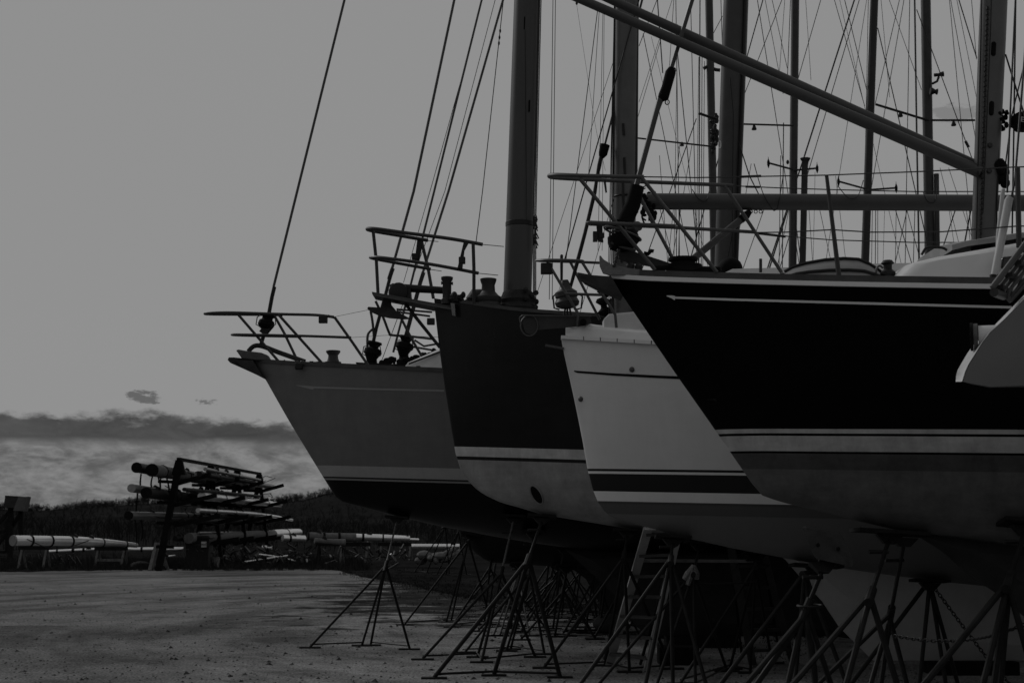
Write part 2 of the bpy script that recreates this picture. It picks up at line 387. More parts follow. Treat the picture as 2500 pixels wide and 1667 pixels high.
bx = MB(); bx.prism([P(x, y, YA - .05) for x, y in ((2470, 284), (2480, 279), (2520, 272), (2530, 312), (2505, 319), (2486, 318), (2478, 308), (2470, 306))], (0, .06, 0)); rb = part('instrument_cover', bx, CANVAS, A, bevel=.008)
cu = bpy.data.curves.new('lettering', 'FONT'); cu.body = 'E'; cu.size = .05; cu.extrude = .001; cu.align_x = 'LEFT'
to = bpy.data.objects.new('tmp', cu); scene.collection.objects.link(to); bpy.context.view_layer.update()
me = bpy.data.meshes.new_from_object(to.evaluated_get(bpy.context.evaluated_depsgraph_get())); bpy.data.objects.remove(to)
me.transform(Matrix.Rotation(math.pi / 2, 4, 'X')); me.transform(Matrix.Rotation(R(8), 4, 'Y')); q = P(2491, 297, YA - .114); me.transform(Matrix.Translation(q - A.location)); me.materials.append(SHEATH)
lo = bpy.data.objects.new('lettering', me); scene.collection.objects.link(lo); lo.parent = rb
hb = MB()
for i in range(20): hb.ball(P(2444 + random.uniform(-8, 12), 425 + random.uniform(-28, 24), YA + random.uniform(-.06, .02)), .03, .03, .035, 7, 5)
part('rope_coil', hb, CANVAS, A)
# twin poles slung from the mast
for (x0, y0, x1, y1, wpx, dy) in ((1393, -12, 2392, 420, 31, -.05), (1466, -12, 2392, 411, 31, .10)):
    g = (y1 - y0) / (x1 - x0); p0 = P(x0 - 420, y0 - 420 * g, YA + dy); p1 = P(x1, y1, YA + dy)
    mb = MB(); r = wpx * YA / FPX / 2; mb.tube([p0, p0 + (p1 - p0) * .04, p0 + (p1 - p0) * .985, p1], [r * .4, r * .62, r, r], 18)
    part('spinnaker_pole', mb, mat('pole_paint', .052, .5, .35, var=.1), A)
# forestay with its furler
FS = [(1690, 0), (1660, 100), (1553, 440)]
mb = MB().tube([P(ext(1690, 0, 1632, 190, -900), -900, YA), P(1690, 0, YA), P(1632, 190, YA)], .0155, 10); part('forestay', mb, mat('stay_tube', .045, .45, .35), A)
mb = MB(); mb.tube([P(1640, 166, YA), P(1637, 178, YA), P(1627, 215, YA), P(1620, 236, YA), P(1612, 243, YA)], [.022, .038, .036, .040, .025], 12); mb.prism([P(1640, 178, YA), P(1649, 180, YA), P(1641, 195, YA), P(1634, 195, YA)], (0, .02, 0)); sw = part('swivel', mb, CANVAS, A)
for c in ((1645, 172), (1629, 250)):
    part('shackle', MB().tube([P(c[0] + 5 * math.cos(t), c[1] + 6 * math.sin(t), YA) for t in np.linspace(0, 6.28, 13)], .004, 6), DSTEEL, sw)
mb = MB().tube([P(1612, 243, YA), P(1604, 268, YA), P(1553, 457, YA)], [.024, .02, .019], 10); part('forestay', mb, mat('stay_tube', .045), A)
mb = MB().tube([P(1556, 455, YA), P(1545, 500, YA), P(1524, 545, YA)], [.05, .055, .058], 12)
for i in range(30):
    t = i / 29; q = P(1566 - 20 * t + random.uniform(-3, 5), 455 + 75 * t, YA + random.uniform(-.05, .05)); mb.bar(q, q + Vector((random.uniform(.0, .03), 0, random.uniform(-.01, .03))), .012, .006)
part('stay_wrapping', mb, CANVAS, A)
fu = MB().lathe(P(1527, 604, YA), (-.28, 0, 1), [(.03, -.03), (.07, -.01), (.105, .015), (.11, .06), (.10, .1), (.04, .11), (.03, .15), (.09, .16), (.09, .18)], 20); fd = part('furler_drum', fu, CANVAS, A)
part('drum_guard', MB().tube([P(1527, 588, YA) + Vector((.125 * math.cos(t) - .02, .11 * math.sin(t), .05 - .05 * math.cos(t) * .9)) for t in np.linspace(0, 6.28, 25)], .008, 6), STEEL, fd)
part('drum_guard', MB().tube([P(1488, 580, YA - .04), P(1489, 570, YA - .04), P(1497, 564, YA - .04), P(1520, 566, YA - .04)], .007, 6), STEEL, fd)
part('drum_guard', MB().tube([P(1492, 592, YA - .06), P(1515, 602, YA - .07), P(1552, 612, YA - .06)], .010, 6), STEEL, fd)
# bow roller casting, anchor, windlass
prof = [(1463, 625), (1466, 624), (1474, 634), (1492, 645), (1520, 652), (1535, 655), (1563, 658), (1563, 672), (1490, 673), (1472, 668), (1464, 650)]
br = part('bow_roller', MB().prism([P(x, y, YA - .075) for x, y in prof], (0, .008, 0)), CAST, A, bevel=.004)
part('cheek_plate', MB().prism([P(x, y, YA + .075) for x, y in prof], (0, .008, 0)), CAST, br, bevel=.004)
for c in ((1539, 650), (1559, 652)): part('bitt', MB().lathe(P(c[0], c[1] + 10, YA - .03), (0, 0, 1), [(.02, 0), (.026, .02), (.028, .035), (.018, .05), (.0, .056)]), DSTEEL, br)
an = thing('anchor', 'dark plough anchor hanging at the bow of the black sloop', 'anchor', P(1460, 690, YA), 'anchors hanging at the bows')
mb = MB(); fl = [P(x, y, YA) for x, y in ((1406, 667), (1412, 665), (1445, 671), (1490, 674), (1518, 722), (1468, 704), (1428, 688), (1410, 674))]
mb.add([fl[0]] + [p + Vector((0, s_ * .10 * t, -.02 * t)) for s_ in (-1, 1) for p, t in zip(fl[1:], (.2, .7, 1, 1, .8, .5, .2))], [(0, *range(1, 8)), (0, *range(14, 7, -1))] + [(i, i + 1, i + 8, i + 7) for i in range(1, 7)])
part('fluke', mb, mat('anchor_iron', .03, .7, .2, var=.4), an, smooth=0)
part('shank', MB().prism([P(x, y, YA + .01) for x, y in ((1512, 607), (1535, 611), (1640, 645), (1652, 655), (1620, 656), (1530, 640), (1510, 630))], (0, .018, 0)), mat('anchor_iron', .03), an)
ch = MB()
for i in range(9):
    t = i / 8; c = P(1510 - 10 * t, 612 + 36 * t, YA - .09); ch.ball(c, .007 if i % 2 else .013, .013 if i % 2 else .007, .014, 8, 5)
part('chain', ch, DSTEEL, an)
wl = MB().lathe(P(1668, 660, YA), (0, 0, 1), [(.07, 0), (.13, .01), (.13, .035), (.09, .04), (.08, .06), (.10, .065), (.10, .085), (.05, .09)], 20); wl.tube([P(1600, 656, YA - .1), P(1640, 652, YA - .05), P(1690, 656, YA), P(1760, 658, YA - .05)], .02, 8); part('windlass', wl, CANVAS, A)
part('deck_cleat', MB().tube([P(1572, 618, YA - .1), P(1582, 620, YA - .1), P(1590, 612, YA - .1), P(1596, 614, YA - .1)], .014, 8), CANVAS, A)
# pulpit
PU = part('pulpit', MB().tube(curve([P(1572, 432, YA - .34), P(1500, 431, YA - .32), P(1414, 429, YA - .24), P(1360, 427, YA - .12), P(1341, 429, YA), P(1352, 434, YA + .14), P(1417, 438, YA + .26), P(1540, 443, YA + .34), P(1690, 449, YA + .42), P(1768, 452, YA + .46), P(1790, 454, YA + .46)]), .014, 10), STEEL, A)
part('mid_rail', MB().tube([P(1434, 545, YA - .2), P(1440, 543, YA - .22), P(1500, 546, YA - .26), P(1649, 552, YA - .36)], .013, 8), STEEL, PU)
part('mid_rail', MB().tube([P(1434, 545, YA - .2), P(1440, 547, YA + .1), P(1640, 555, YA + .36), P(1846, 567, YA + .5)], .013, 8), STEEL, PU)
part('leg', MB().tube([P(1415, 436, YA - .24), P(1599, 659, YA - .16)], .013, 8), STEEL, PU)
part('leg', MB().tube([P(1542, 443, YA + .30), P(1648, 642, YA + .25)], .013, 8), STEEL, PU)
part('leg', MB().tube([P(1565, 432, YA - .34), P(1750, 665, YA - .34)], .013, 8), STEEL, PU)
part('leg', MB().tube([P(1768, 452, YA + .46), P(1912, 671, YA + .40)], .013, 8), STEEL, PU)
nl = MB().prism([P(x, y, YA - .15) for x, y in ((1456, 552), (1470, 552), (1473, 592), (1460, 590))], (0, .012, 0)); nl.box(P(1453, 578, YA - .15), .03, .05, .065); nl.box(P(1468, 575, YA - .15), .04, .04, .03); part('navigation_light', nl, DARKFIT, A)
part('navigation_light', MB().prism([P(x, y, YA) for x, y in ((1473, 440), (1479, 440), (1482, 470), (1478, 471))], (0, .006, 0)), DARKFIT, A)
# lifelines and stanchions
part('stanchion', MB().tube([P(2018, 428, YA - .55), P(2023, 470, YA - .555), P(2048, 673, YA - .60)], [.012, .013, .016], 10), DSTEEL, A)
part('stanchion', MB().tube([P(2484, 408, YA - .93), P(2488, 604, YA - .95)], [.016, .017], 10), DSTEEL, A)
part('stanchion', MB().tube([P(1857, 632, YA + .3), P(1857, 665, YA + .3)], .011, 8), DSTEEL, A)
LL = [[(1572, 432, YA - .34), (1700, 434, YA - .42), (1860, 431, YA - .48), (2018, 428, YA - .55), (2250, 419, YA - .75), (2484, 408, YA - .93), (2540, 407, YA - .96)],
      [(1840, 568, YA - .4), (1920, 567, YA - .45), (2031, 561, YA - .57), (2125, 567, YA - .65), (2300, 566, YA - .8), (2487, 552, YA - .94), (2540, 553, YA - .97)],
      [(1790, 454, YA + .46), (1900, 459, YA + .5), (2020, 463, YA + .55), (2230, 468, YA + .7), (2520, 468, YA + .9)],
      [(1846, 567, YA + .5), (1930, 578, YA + .52), (2031, 586, YA + .56), (2230, 592, YA + .7), (2376, 592, YA + .8)]]
for l in LL: T('lifeline', A, DSTEEL, .0042, l, n=6)
for x0, y0, x1, y1, Y in ((1806, 432, 1858, 430, YA - .46), (1820, 456, 1855, 457, YA + .48), (1850, 570, 1918, 578, YA + .5)): T('turnbuckle', A, DARKFIT, .0085, [(x0, y0, Y), (x1, y1, Y)])
# shrouds with sheaths, coachroof, upturned dinghy
T('shroud', A, WIRE, .006, [(ext(2479, 0, 2466, 283, -900), -900, YA - .5), (2466, 283, YA - .75), (2459, 470, YA - .85)], n=6)
T('shroud', A, WIRE, .007, [(2520, -100, YA - .6), (2478, 440, YA - .8), (2470, 480, YA - .86)], n=6)
T('shroud', A, WIRE, .006, [(2455, 134, YA - .05), (2510, 310, YA - .3)], n=6)
T('shroud', A, WIRE, .006, [(2480, -20, YA + .3), (2475, 330, YA + .5), (2470, 640, YA + .8)], n=6)
T('shroud', A, WIRE, .005, [(2510, 120, YA + .1), (2470, 283, YA + .2), (2455, 400, YA + .3)], n=6)
part('shroud_sheath', MB().tube([P(2450, 462, YA - .80), P(2448, 470, YA - .80), P(2436, 575, YA - .84), P(2433, 640, YA - .86)], [.011, .014, .011, .008], 10), SHEATH, A)
part('shroud_sheath', MB().tube([P(2466, 482, YA - .86), P(2462, 490, YA - .86), P(2440, 610, YA - .88), P(2427, 672, YA - .9)], [.022, .026, .025, .021], 12), SHEATH, A)
part('chainplate', MB().box(P(2428, 674, YA - .9), .05, .03, .02), DARKFIT, A)
cr = MB(); rows = []
for x, y in ((2169, 676), (2190, 655), (2208, 636), (2260, 622), (2324, 609), (2400, 595), (2480, 580), (2800, 560), (3300, 560)):
    pt = P(x, y, YA - .35); X = pt.x; hw = min(hA.b(X) - .22, .72); z = P(x, y, YA - hw).z; zb = hA.zs(X) + .0
    rows.append([Vector((X, YA + s_ * q * hw, zb + (z - zb) * h)) for s_, q, h in ((-1, 1.08, 0), (-1, 1.03, .55), (-1, 1, .86), (-1, .93, .98), (-1, .6, 1.06), (1, .6, 1.06), (1, .93, .98), (1, 1, .86), (1, 1.03, .55), (1, 1.08, 0))])
cr.grid(rows); cr.f += [tuple(range(10))]
CA = part('cabin', cr, WHITE, A, smooth=40)
hd = MB(); rows = []
for x, y in ((2322, 598), (2360, 588), (2420, 580), (2490, 568), (2800, 555)):
    pt = P(x, y, YA - .5); rows.append([Vector((pt.x, YA + q * .52, P(x, y, YA - .52).z + dz + .05 * (1 - abs(q)))) for q, dz in ((-1, -.035), (-1, .0), (-.4, .02), (.4, .02), (1, 0), (1, -.035))])
hd.grid(rows); hd.f += [tuple(range(6))]; part('sliding_hatch_hood', hd, mat('hatch_grey', .25, .5, .3), CA, smooth=20)
wn = MB(); wq = [P(x, y, YA - .81) for x, y in ((2443, 656), (2446, 628), (2500, 622), (2500, 662))]; wn.prism(wq, (0, .012, 0)); part('cabin_window', wn, GLASS, CA, bevel=.01)
part('grab_rail', MB().tube(curve([P(2250, 622, YA - .5), P(2260, 607, YA - .5), P(2275, 604, YA - .5), P(2300, 605, YA - .5), P(2312, 611, YA - .5)]), .009, 8), DARKFIT, CA)
part('mooring_bracket', MB().tube(curve([P(2139, 672, YA - .3), P(2140, 656, YA - .3), P(2148, 649, YA - .3), P(2156, 655, YA - .3)]), .007, 8), STEEL, A)
part('deck_vent', MB().lathe(P(2168, 672, YA - .25), (0, 0, 1), [(.05, 0), (.05, .02), (.028, .04), (.028, .07), (.045, .08), (.03, .1)]), DARKFIT, A)
dg = MB(); n = 22; rows = []
tops = [(1905, 668), (1925, 655), (1955, 645), (2000, 636), (2045, 632), (2080, 634), (2105, 645), (2125, 658), (2140, 670)]
for x, y in tops:
    c = P(x, y, YA); zb = hA.zs(c.x) + .012; hh = max(c.z - zb, .004); wv = .26 * (hh / .125) ** .4
    rows.append([Vector((c.x, YA + wv * math.cos(t), zb + hh * math.sin(t))) for t in np.linspace(math.pi, 0, 13)])
dg.grid(rows)
DG = solo('upturned_dinghy', dg, mat('dinghy_grp', .22, .5, .3, var=.1), 'small pale dinghy lying upside down on the foredeck of the black sloop', 'dinghy', smooth=50)
for f in (.98, 1.0):
    rb_ = MB(); rr = []
    for r0 in rows:
        k0, k1 = (3, 4) if f < 1 else (2, 2); rr.append(r0)
    pts = [r[4 if f < 1 else 2] + Vector((0, -.006, .006)) for r in rows]; part('rubbing_strake', MB().tube(pts, .011, 6), DARKFIT, DG)
# ------------------------------------------------------------------ B: white yacht
YB = 12.4
B = boat('sailboat', 'white sloop with dark waterline bands, between the black sloop and the dark ketch', 5.0, YB)
hB = Hull(B, YB, 1.35, 4.6, 9.3, [(1370, 822), (1374, 850), (1398, 956), (1419, 1057), (1438, 1167), (1449, 1200), (1458, 1222), (1467, 1239), (1485, 1257), (1508, 1268), (1598, 1291), (1643, 1305), (1788, 1338), (1917, 1362), (2053, 1386), (2148, 1400), (2277, 1417), (2500, 1440)],
          [(1362, 822), (1480, 829), (1597, 836), (1800, 845), (2200, 850)], e0=.62, e1=.40)
hB.build(); a, b, k = hB.line([(1460, 1144), (1600, 1146), (1800, 1148)])
hB.finish(hull_mat('white_topsides', a, b, [(-9, .125), (-108*k, .08), (-84*k, .06), (-78*k, .70), (-54*k, .012), (-12*k, .70), (-6*k, .012), (0, .60)], .4, .25, var=.035), WHITE, camber=.05)
hB.rail('rub_rail', WHITE, hB.X0 + .0, hB.X1 - .05, .05, .03, .012, -.005)
seg = MB()
for i in range(60):
    q = hB.sh(hB.X0 + .05 + i * .14, -1, .038, -.004); seg.box(q, .006, .004, .03)
part('rail_joint', seg, DARKFIT, B, smooth=0).__setitem__('kind', 'stuff')
mb = MB(); rows = []
for i in range(40):
    X = hB.X0 + .04 + 8.9 * (i / 39) ** 1.5; z = hB.zs(X); q = hB.b(X)
    rise = .10 * min(1, (X - hB.X0) / .22) ** .45
    rows.append([Vector((X, YB - q * 1.0, z + .01)), Vector((X, YB - q * .97, z + rise * .8)), Vector((X, YB - q * .88, z + rise)), Vector((X, YB - q * .5, z + rise + .03)), Vector((X, YB, z + rise + .05)), Vector((X, YB + q * .5, z + rise + .03)), Vector((X, YB + q * .88, z + rise)), Vector((X, YB + q, z + .01))])
mb.grid(rows); mb.f.append(tuple(range(8))); part('bulwark', mb, WHITE, B, smooth=50)
hB.ribbon('cove_stripe', CANVAS, [(1402, 904, 907), (1410, 905, 910), (1500, 911, 917), (1600, 916, 922.5), (1700, 920, 927)])
for c in ((1543, 902), (1418, 974)):
    q, nn = hB.hit(*c); part('skin_fitting', MB().lathe(q, nn, [(.022, -.005), (.024, .006), (.018, .016), (.012, .02)], 12), STEEL, B)
keel(B, YB, [(2560, 1450), (2680, 1640), (2760, 1720), (3250, 1720), (3300, 1440)], .14, mat('grey_antifouling', .04, .8, .1))
mB = mast(B, YB, ((1501, 0), (1498, 820)), ((1560, 0), (1548, 820)), mat('mast_grey', .085), fore=1.3)
gr = MB(); gr.tube([P(1556, -200, YB - .02), P(1551, 470, YB - .02)], .02, 8); part('luff_groove', gr, DARKFIT, mB)
for x0, y0, x1, y1 in ((1521, 302, 1523, 330), (1524, 385, 1526, 430), (1520, 440, 1522, 520)): part('halyard', MB().tube([P(x0, y0, YB - .085), P(x1, y1, YB - .085)], .012, 6), ROPE, mB)
for x0, x1, wq in ((1500, 1488, .005), (1501, 1493, .006), (1502, 1497, .005), (1500, 1484, .003)): T('halyard', B, ROPE if wq > .004 else WIRE, wq, [(ext(x0, 0, x1, 640, -900), -900, YB - .08), (x0, 0, YB - .08), (x1, 700, YB - .09), (x1 + 3, 770, YB - .09)], n=5)
part('mast_winch', MB().lathe(P(1545, 560, YB - .08), (.4, -1, .1), [(.05, -.02), (.05, .02), (.035, .04), (.035, .08), (.045, .10)], 12), DSTEEL, mB)
part('mast_cleat', MB().bar(P(1515, 610, YB - .09), P(1517, 640, YB - .09), .02, .02), DARKFIT, mB)
part('mast_band', MB().tube([P(1500, 480, YB) + Vector((.105 + .108 * math.cos(t), .085 * math.sin(t), 0)) for t in np.linspace(0, 6.28, 25)], .008, 6), DARKFIT, mB)
# boom, vang and lashed lines
g0, g1 = P(1578, 492, YB), P(2700, 497, YB)
bm_ = MB(); r = .073; bm_.tube([g0, g0 + (g1 - g0) * .01, g1], [r * .9, r, r], 18); BO = part('boom', bm_, mat('boom_grey', .045, .5, .35, var=.08), B)
lm = MB()
for i in range(34):
    q = P(1568 + random.uniform(0, 32), 500 + random.uniform(-26, 30), YB + random.uniform(-.1, .05)); lm.ball(q, random.uniform(.012, .03), .02, random.uniform(.012, .04), 6, 4)
for i in range(8):
    x = 1568 + random.uniform(0, 34); lm.tube(curve([P(x, 510, YB - .08), P(x + random.uniform(-6, 6), 530, YB - .09), P(x + random.uniform(-8, 12), 545 + random.uniform(-12, 14), YB - .08)], 3), .008, 5)
part('lashing', lm, CANVAS, BO)
part('boom_vang', MB().tube([P(1820, 526, YB - .02), P(1812, 534, YB - .02), P(1680, 642, YB), P(1555, 748, YB)], [.02, .032, .031, .031], 10), mat('vang_grey', .05, .5, .3), B)
part('vang_end', MB().tube([P(1832, 516, YB - .02), P(1822, 525, YB - .02), P(1808, 537, YB - .02)], [.02, .038, .036], 10), CANVAS, B)
for x, y in ((1833, 517), (1845, 517), (1857, 517)): part('boom_eye', MB().tube([P(x + 4 * math.cos(t), y + 4 * math.sin(t), YB - .02) for t in np.linspace(0, 6.28, 11)], .004, 5), DARKFIT, BO)
for p_ in ([(1841, 400), (1862, 470), (1885, 510), (1893, 513), (1900, 500), (1912, 430)], [(2046, 455), (2065, 478), (2078, 485), (2095, 478), (2108, 440)], [(2254, 470), (2262, 488), (2273, 496), (2284, 488), (2290, 440)], [(1690, 463), (1705, 485), (1722, 492), (1730, 478)]):
    part('reefing_line', MB().tube(curve([P(x, y, YB - .09) for x, y in p_], 4), .004, 5), WIRE, BO)
# forestay, furler
T('forestay', B, mat('stay_tube', .045), .010, [(ext(1568, 0, 1475, 357, -900), -900, YB), (1568, 0, YB), (1475, 360, YB)])
T('forestay', B, WIRE, .006, [(ext(1556, 15, 1437, 426, -900), -900, YB - .1), (1437, 426, YB - .1), (1378, 636, YB - .2)], n=6)
mb = MB().tube([P(1477, 354, YB), P(1472, 376, YB), P(1468, 384, YB)], [.045, .04, .025], 10); part('swivel', mb, CANVAS, B)
mb = MB().tube([P(1468, 380, YB), P(1463, 405, YB), P(1458, 430, YB), P(1452, 470, YB), P(1428, 570, YB), P(1408, 645, YB), P(1393, 700, YB)], [.018, .02, .014, .018, .017, .018, .014], 10); part('forestay', mb, WIRE, B)
fu = MB().lathe(P(1386, 752, YB), (-.1, 0, 1), [(.06, 0), (.10, .02), (.11, .05), (.09, .09), (.10, .10), (.10, .14), (.06, .17), (.05, .2), (.03, .25)], 18); fd = part('furler_drum', fu, mat('drum_plastic', .03, .5, .3), B)
for dx in (-1, 1): part('drum_guard', MB().tube([P(1386 + dx * 26, 716, YB), P(1386 + dx * 36, 724, YB), P(1386 + dx * 33, 752, YB), P(1386 + dx * 20, 756, YB)], .008, 6), DARKFIT, fd)
for dx in (-14, -2, 12): part('toggle', MB().tube([P(1386 + dx * .4, 752, YB), P(1386 + dx, 792, YB)], .009, 6), DARKFIT, fd)
# pulpit
PU = part('pulpit', MB().tube(curve([P(1310, 636, YB), P(1330, 635, YB - .12), P(1370, 635, YB - .22), P(1418, 637, YB - .3), P(1424, 640, YB - .3)]), .0125, 8), STEEL, B)
part('top_rail', MB().tube([P(1310, 636, YB), P(1320, 637, YB + .12), P(1420, 640, YB + .3), P(1470, 642, YB + .36)], .0125, 8), STEEL, PU)
part('mid_rail', MB().tube([P(1380, 717, YB - .2), P(1468, 720, YB - .3)], .0125, 8), STEEL, PU)
for l in ([(1336, 638, YB - .12), (1411, 765, YB - .14), (1410, 798, YB - .14)], [(1421, 640, YB - .3), (1502, 768, YB - .32), (1505, 800, YB - .32)], [(1393, 641, YB + .26), (1464, 780, YB + .26)]): part('leg', MB().tube([P(*q) for q in l], .0125, 8), STEEL, PU)
part('navigation_light', MB().box(P(1334, 656, YB - .1), .10, .07, .095), DARKFIT, B, bevel=.006)
part('flag_staff', MB().tube([P(1372, 622, YB + .1), P(1371, 625, YB + .1), P(1371, 712, YB + .1)], [.012, .014, .011], 8), DARKFIT, B)
# bow roller with its ring, strap
rb_ = MB(); rb_.prism([P(x, y, YB - .08) for x, y in ((1270, 774), (1280, 770), (1440, 773), (1445, 790), (1420, 796), (1310, 806), (1300, 818), (1284, 812))], (0, .006, 0)); rr = part('bow_roller', rb_, DSTEEL, B)
part('roller_ring', MB().tube([P(1292 + 21 * math.cos(t), 795 + 25 * math.sin(t), YB - .1) for t in np.linspace(0, 6.28, 23)], .006, 6), STEEL, rr)
part('roller_frame', MB().tube([P(1445, 772, YB - .12), P(1275, 770, YB - .12), P(1268, 776, YB - .12), P(1272, 795, YB - .12)], .006, 6), STEEL, rr)
part('roller_drum', MB().tube([P(1424, 786, YB - .2), P(1424, 786, YB + .05)], .028, 12), CANVAS, rr)
part('stem_strap', MB().bar(P(1331, 843, YB), P(1376, 851, YB), .05, .018), STEEL, B)
cr = MB(); rows = []
for x, y, h in ((1480, 778, 0), (1492, 766, .05), (1560, 760, .06), (1566, 745, .12), (1700, 700, .3), (1790, 655, .5), (1930, 650, .5), (2096, 641, .5), (2400, 636, .5), (2560, 636, .5)):
    X = P(x, y, YB - .4).x; hw = max(min(hB.b(X) - .3, .7), .12); z = P(x, y, YB - hw).z; zb = hB.zs(X) + .1
    rows.append([Vector((X, YB + s_ * q * hw, zb + (z - zb) * t)) for s_, q, t in ((-1, 1.08, 0), (-1, 1, .9), (-1, .92, 1), (1, .92, 1), (1, 1, .9), (1, 1.08, 0))])
cr.grid(rows); cr.f += [tuple(range(6))]; part('cabin', cr, DECKW, B, smooth=12)
part('bundled_cover', MB().tube(curve([P(1478, 712, YB + .2), P(1474, 745, YB + .2), P(1486, 780, YB + .2)]), [.05 + .03 * math.sin(i * 1.7) for i in range(13)], 10), CANVAS, B)
for x in (1500, 1520, 1540): part('dorade_vent', MB().tube([P(x, 775, YB + .1), P(x - 2, 735, YB + .1), P(x - 6, 728, YB + .1)], [.03, .032, .035], 10), DARKFIT, B)
for l in ((1350, 0, 1341, 731, 1.9), (1356, 0, 1348, 731, 1.9), (1459, 25, 1381, 640, 2.2), (1463, 27, 1437, 426, 1.5), (1472, 30, 1460, 612, 1.4), (1475, 33, 1470, 612, 1.3), (1499, 146, 1306, 731, 1.4)):
    wire(B, l[0], l[1], l[2], l[3], YB + .3, l[4], name='halyard')
T('flag_halyard', B, WIRE, .0018, curve([P(x, y, YB + .4) for x, y in ((1408, 12), (1437, 203), (1457, 325), (1478, 417))], 4), n=4)
part('halyard_block', MB().ball(P(1408, 8, YB + .4), .012, .012, .02, 8, 6), DARKFIT, B)

# ------------------------------------------------------------------ C: dark cat-ketch with bowsprit
YC = 15.2
C = boat('sailboat', 'dark hulled ketch with a thick mast near its bow and a bowsprit platform', 4.0, YC)
hC = Hull(C, YC, 1.4, 4.0, 10.0, [(1060, 728), (1062, 760), (1072, 847), (1084, 935), (1108, 1084), (1116, 1127), (1132, 1159), (1153, 1185), (1180, 1206), (1222, 1226), (1266, 1238), (1326, 1256), (1400, 1268), (1479, 1281), (1586, 1298), (1750, 1328), (1880, 1350), (2100, 1380)],
          [(1060, 728), (1115, 737), (1233, 755), (1299, 761), (1360, 765), (1500, 774), (1700, 782)], e0=.55, e1=.42)
hC.build(); a, b, k = hC.line([(1125, 1090), (1250, 1094), (1400, 1097)])
hC.finish(hull_mat('dark_topsides', a, b, [(-9, .27), (-31*k, .014), (-23*k, .48), (0, .011)], .28, .22, var=.2), TEAK)
hC.rail('toe_rail', TEAK, hC.X0 + .1, hC.X1 - .1, .05, .035, -.01, .01)
hp = MB(); tp = []
for t in np.linspace(0, 2 * math.pi, 25)[:-1]:
    u_, v_ = 25 * math.cos(t), 12 * math.sin(t); q, nn = hC.hit(1310 + u_ * .5 - v_ * .82, 1207 + u_ * .87 + v_ * .45); tp.append(q + nn * .004)
tp.append(sum(tp, Vector()) / 24); hp.add(tp, [(i, (i + 1) % 24, 24) for i in range(24)]); part('thruster_tunnel', hp, CANVAS, hC.ob)
part('tunnel_rim', MB().tube(tp[:24] + tp[:1], .008, 6), mat('pale_rim', .2, .7, .2), hC.ob)
T('stem_seam', C, DARKFIT, .004, [(1208 + 0, 795, YC - .66), (1206, 810, YC - .66), (1208, 824, YC - .66)], n=5)
keel(C, YC, [(1890, 1345), (1918, 1366), (1967, 1423), (2008, 1468), (2050, 1531), (2131, 1612), (2200, 1620), (2800, 1620), (2800, 1380)], .12, mat('pale_antifouling', .52, .8, .15, var=.12, scale=3))
sp_ = [P(x, y, YC) for x, y in ((912, 716), (912, 724), (1118, 768), (1118, 742))]
BS = part('bowsprit', MB().prism([P(x, y, YC) for x, y in ((911, 718), (913, 726), (1110, 764), (1112, 754))], (0, .17, 0)), TEAK, C, bevel=.006)
part('platform_edge', MB().bar(P(911, 719, YC - .18), P(1112, 756, YC - .18), .02, .02), STEEL, BS)
part('sprit_heel', MB().prism([P(x, y, YC - .2) for x, y in ((1100, 740), (1110, 742), (1112, 772), (1104, 770))], (0, .02, 0)), CAST, BS)
PU = part('pulpit', MB().tube(curve([P(1178, 597, YC - .5), P(1100, 583, YC - .44), P(1000, 570, YC - .3), P(920, 559, YC - .14), P(897, 559, YC), P(910, 564, YC + .14), P(980, 576, YC + .3), P(1044, 587, YC + .44)]), .02, 10), DSTEEL, C)
part('mid_rail', MB().tube(curve([P(1168, 667, YC - .48), P(1050, 645, YC - .36), P(940, 630, YC - .16), P(909, 628, YC), P(920, 633, YC + .14), P(1051, 657, YC + .4)]), .018, 8), DSTEEL, PU)
for l in ([(911, 564, YC), (919, 640, YC), (923, 719, YC)], [(1029, 588, YC + .42), (1045, 655, YC + .4), (1058, 728, YC + .3)], [(1155, 592, YC - .5), (1157, 655, YC - .48), (1157, 742, YC - .4)]): part('leg', MB().tube([P(*q) for q in l], .018, 8), DSTEEL, PU)
part('lamp_board', MB().prism([P(x, y, YC - .47) for x, y in ((1146, 590), (1132, 592), (1117, 655), (1129, 657), (1134, 612))], (0, .02, 0)), DARKFIT, PU)
part('navigation_light', MB().box(P(1128, 636, YC - .46), .07, .07, .07), DARKFIT, PU, bevel=.006)
part('lamp_board', MB().prism([P(x, y, YC + .42) for x, y in ((1019, 585), (1033, 588), (1023, 642), (1012, 642))], (0, .02, 0)), DARKFIT, PU)
part('navigation_light', MB().box(P(1014, 627, YC + .42), .075, .07, .07), DARKFIT, PU, bevel=.006)
for y0, y1, x0, x1 in ((597, 602, 1178, 1230), (667, 672, 1165, 1216), (588, 590, 1044, 1070), (658, 662, 1051, 1078)):
    T('lifeline', C, DARKFIT, .004, [(x0, y0, YC - (.5 if x0 > 1100 else -.42)), (x1, y1, YC - (.55 if x0 > 1100 else -.5))], n=5)
mC = mast(C, YC, ((1255, 0), (1228, 740)), ((1319, 0), (1297, 740)), mat('ketch_mast', .055, .5, .3, var=.12, stretch=(1, 1, .15)), fore=1.0)
cb = P(1269, 548, YC); mb = MB(); mb.lathe(cb - Vector((0, 0, .028)), (0, 0, 1), [(.150, 0), (.156, .006), (.156, .05), (.150, .056)], 24)
part('mast_band', mb, DARKFIT, mC)
for x, y0, y1 in ((1281, 42, 72), (1293, 245, 273)): part('halyard_slot', MB().tube([P(x, y0, YC - .14), P(x - 1, y1, YC - .14)], .009, 6), CANVAS, mC)
T('halyard', C, WIRE, .003, [(1282, 72, YC - .15), (1284, 300, YC - .15), (1286, 540, YC - .15)], n=4)
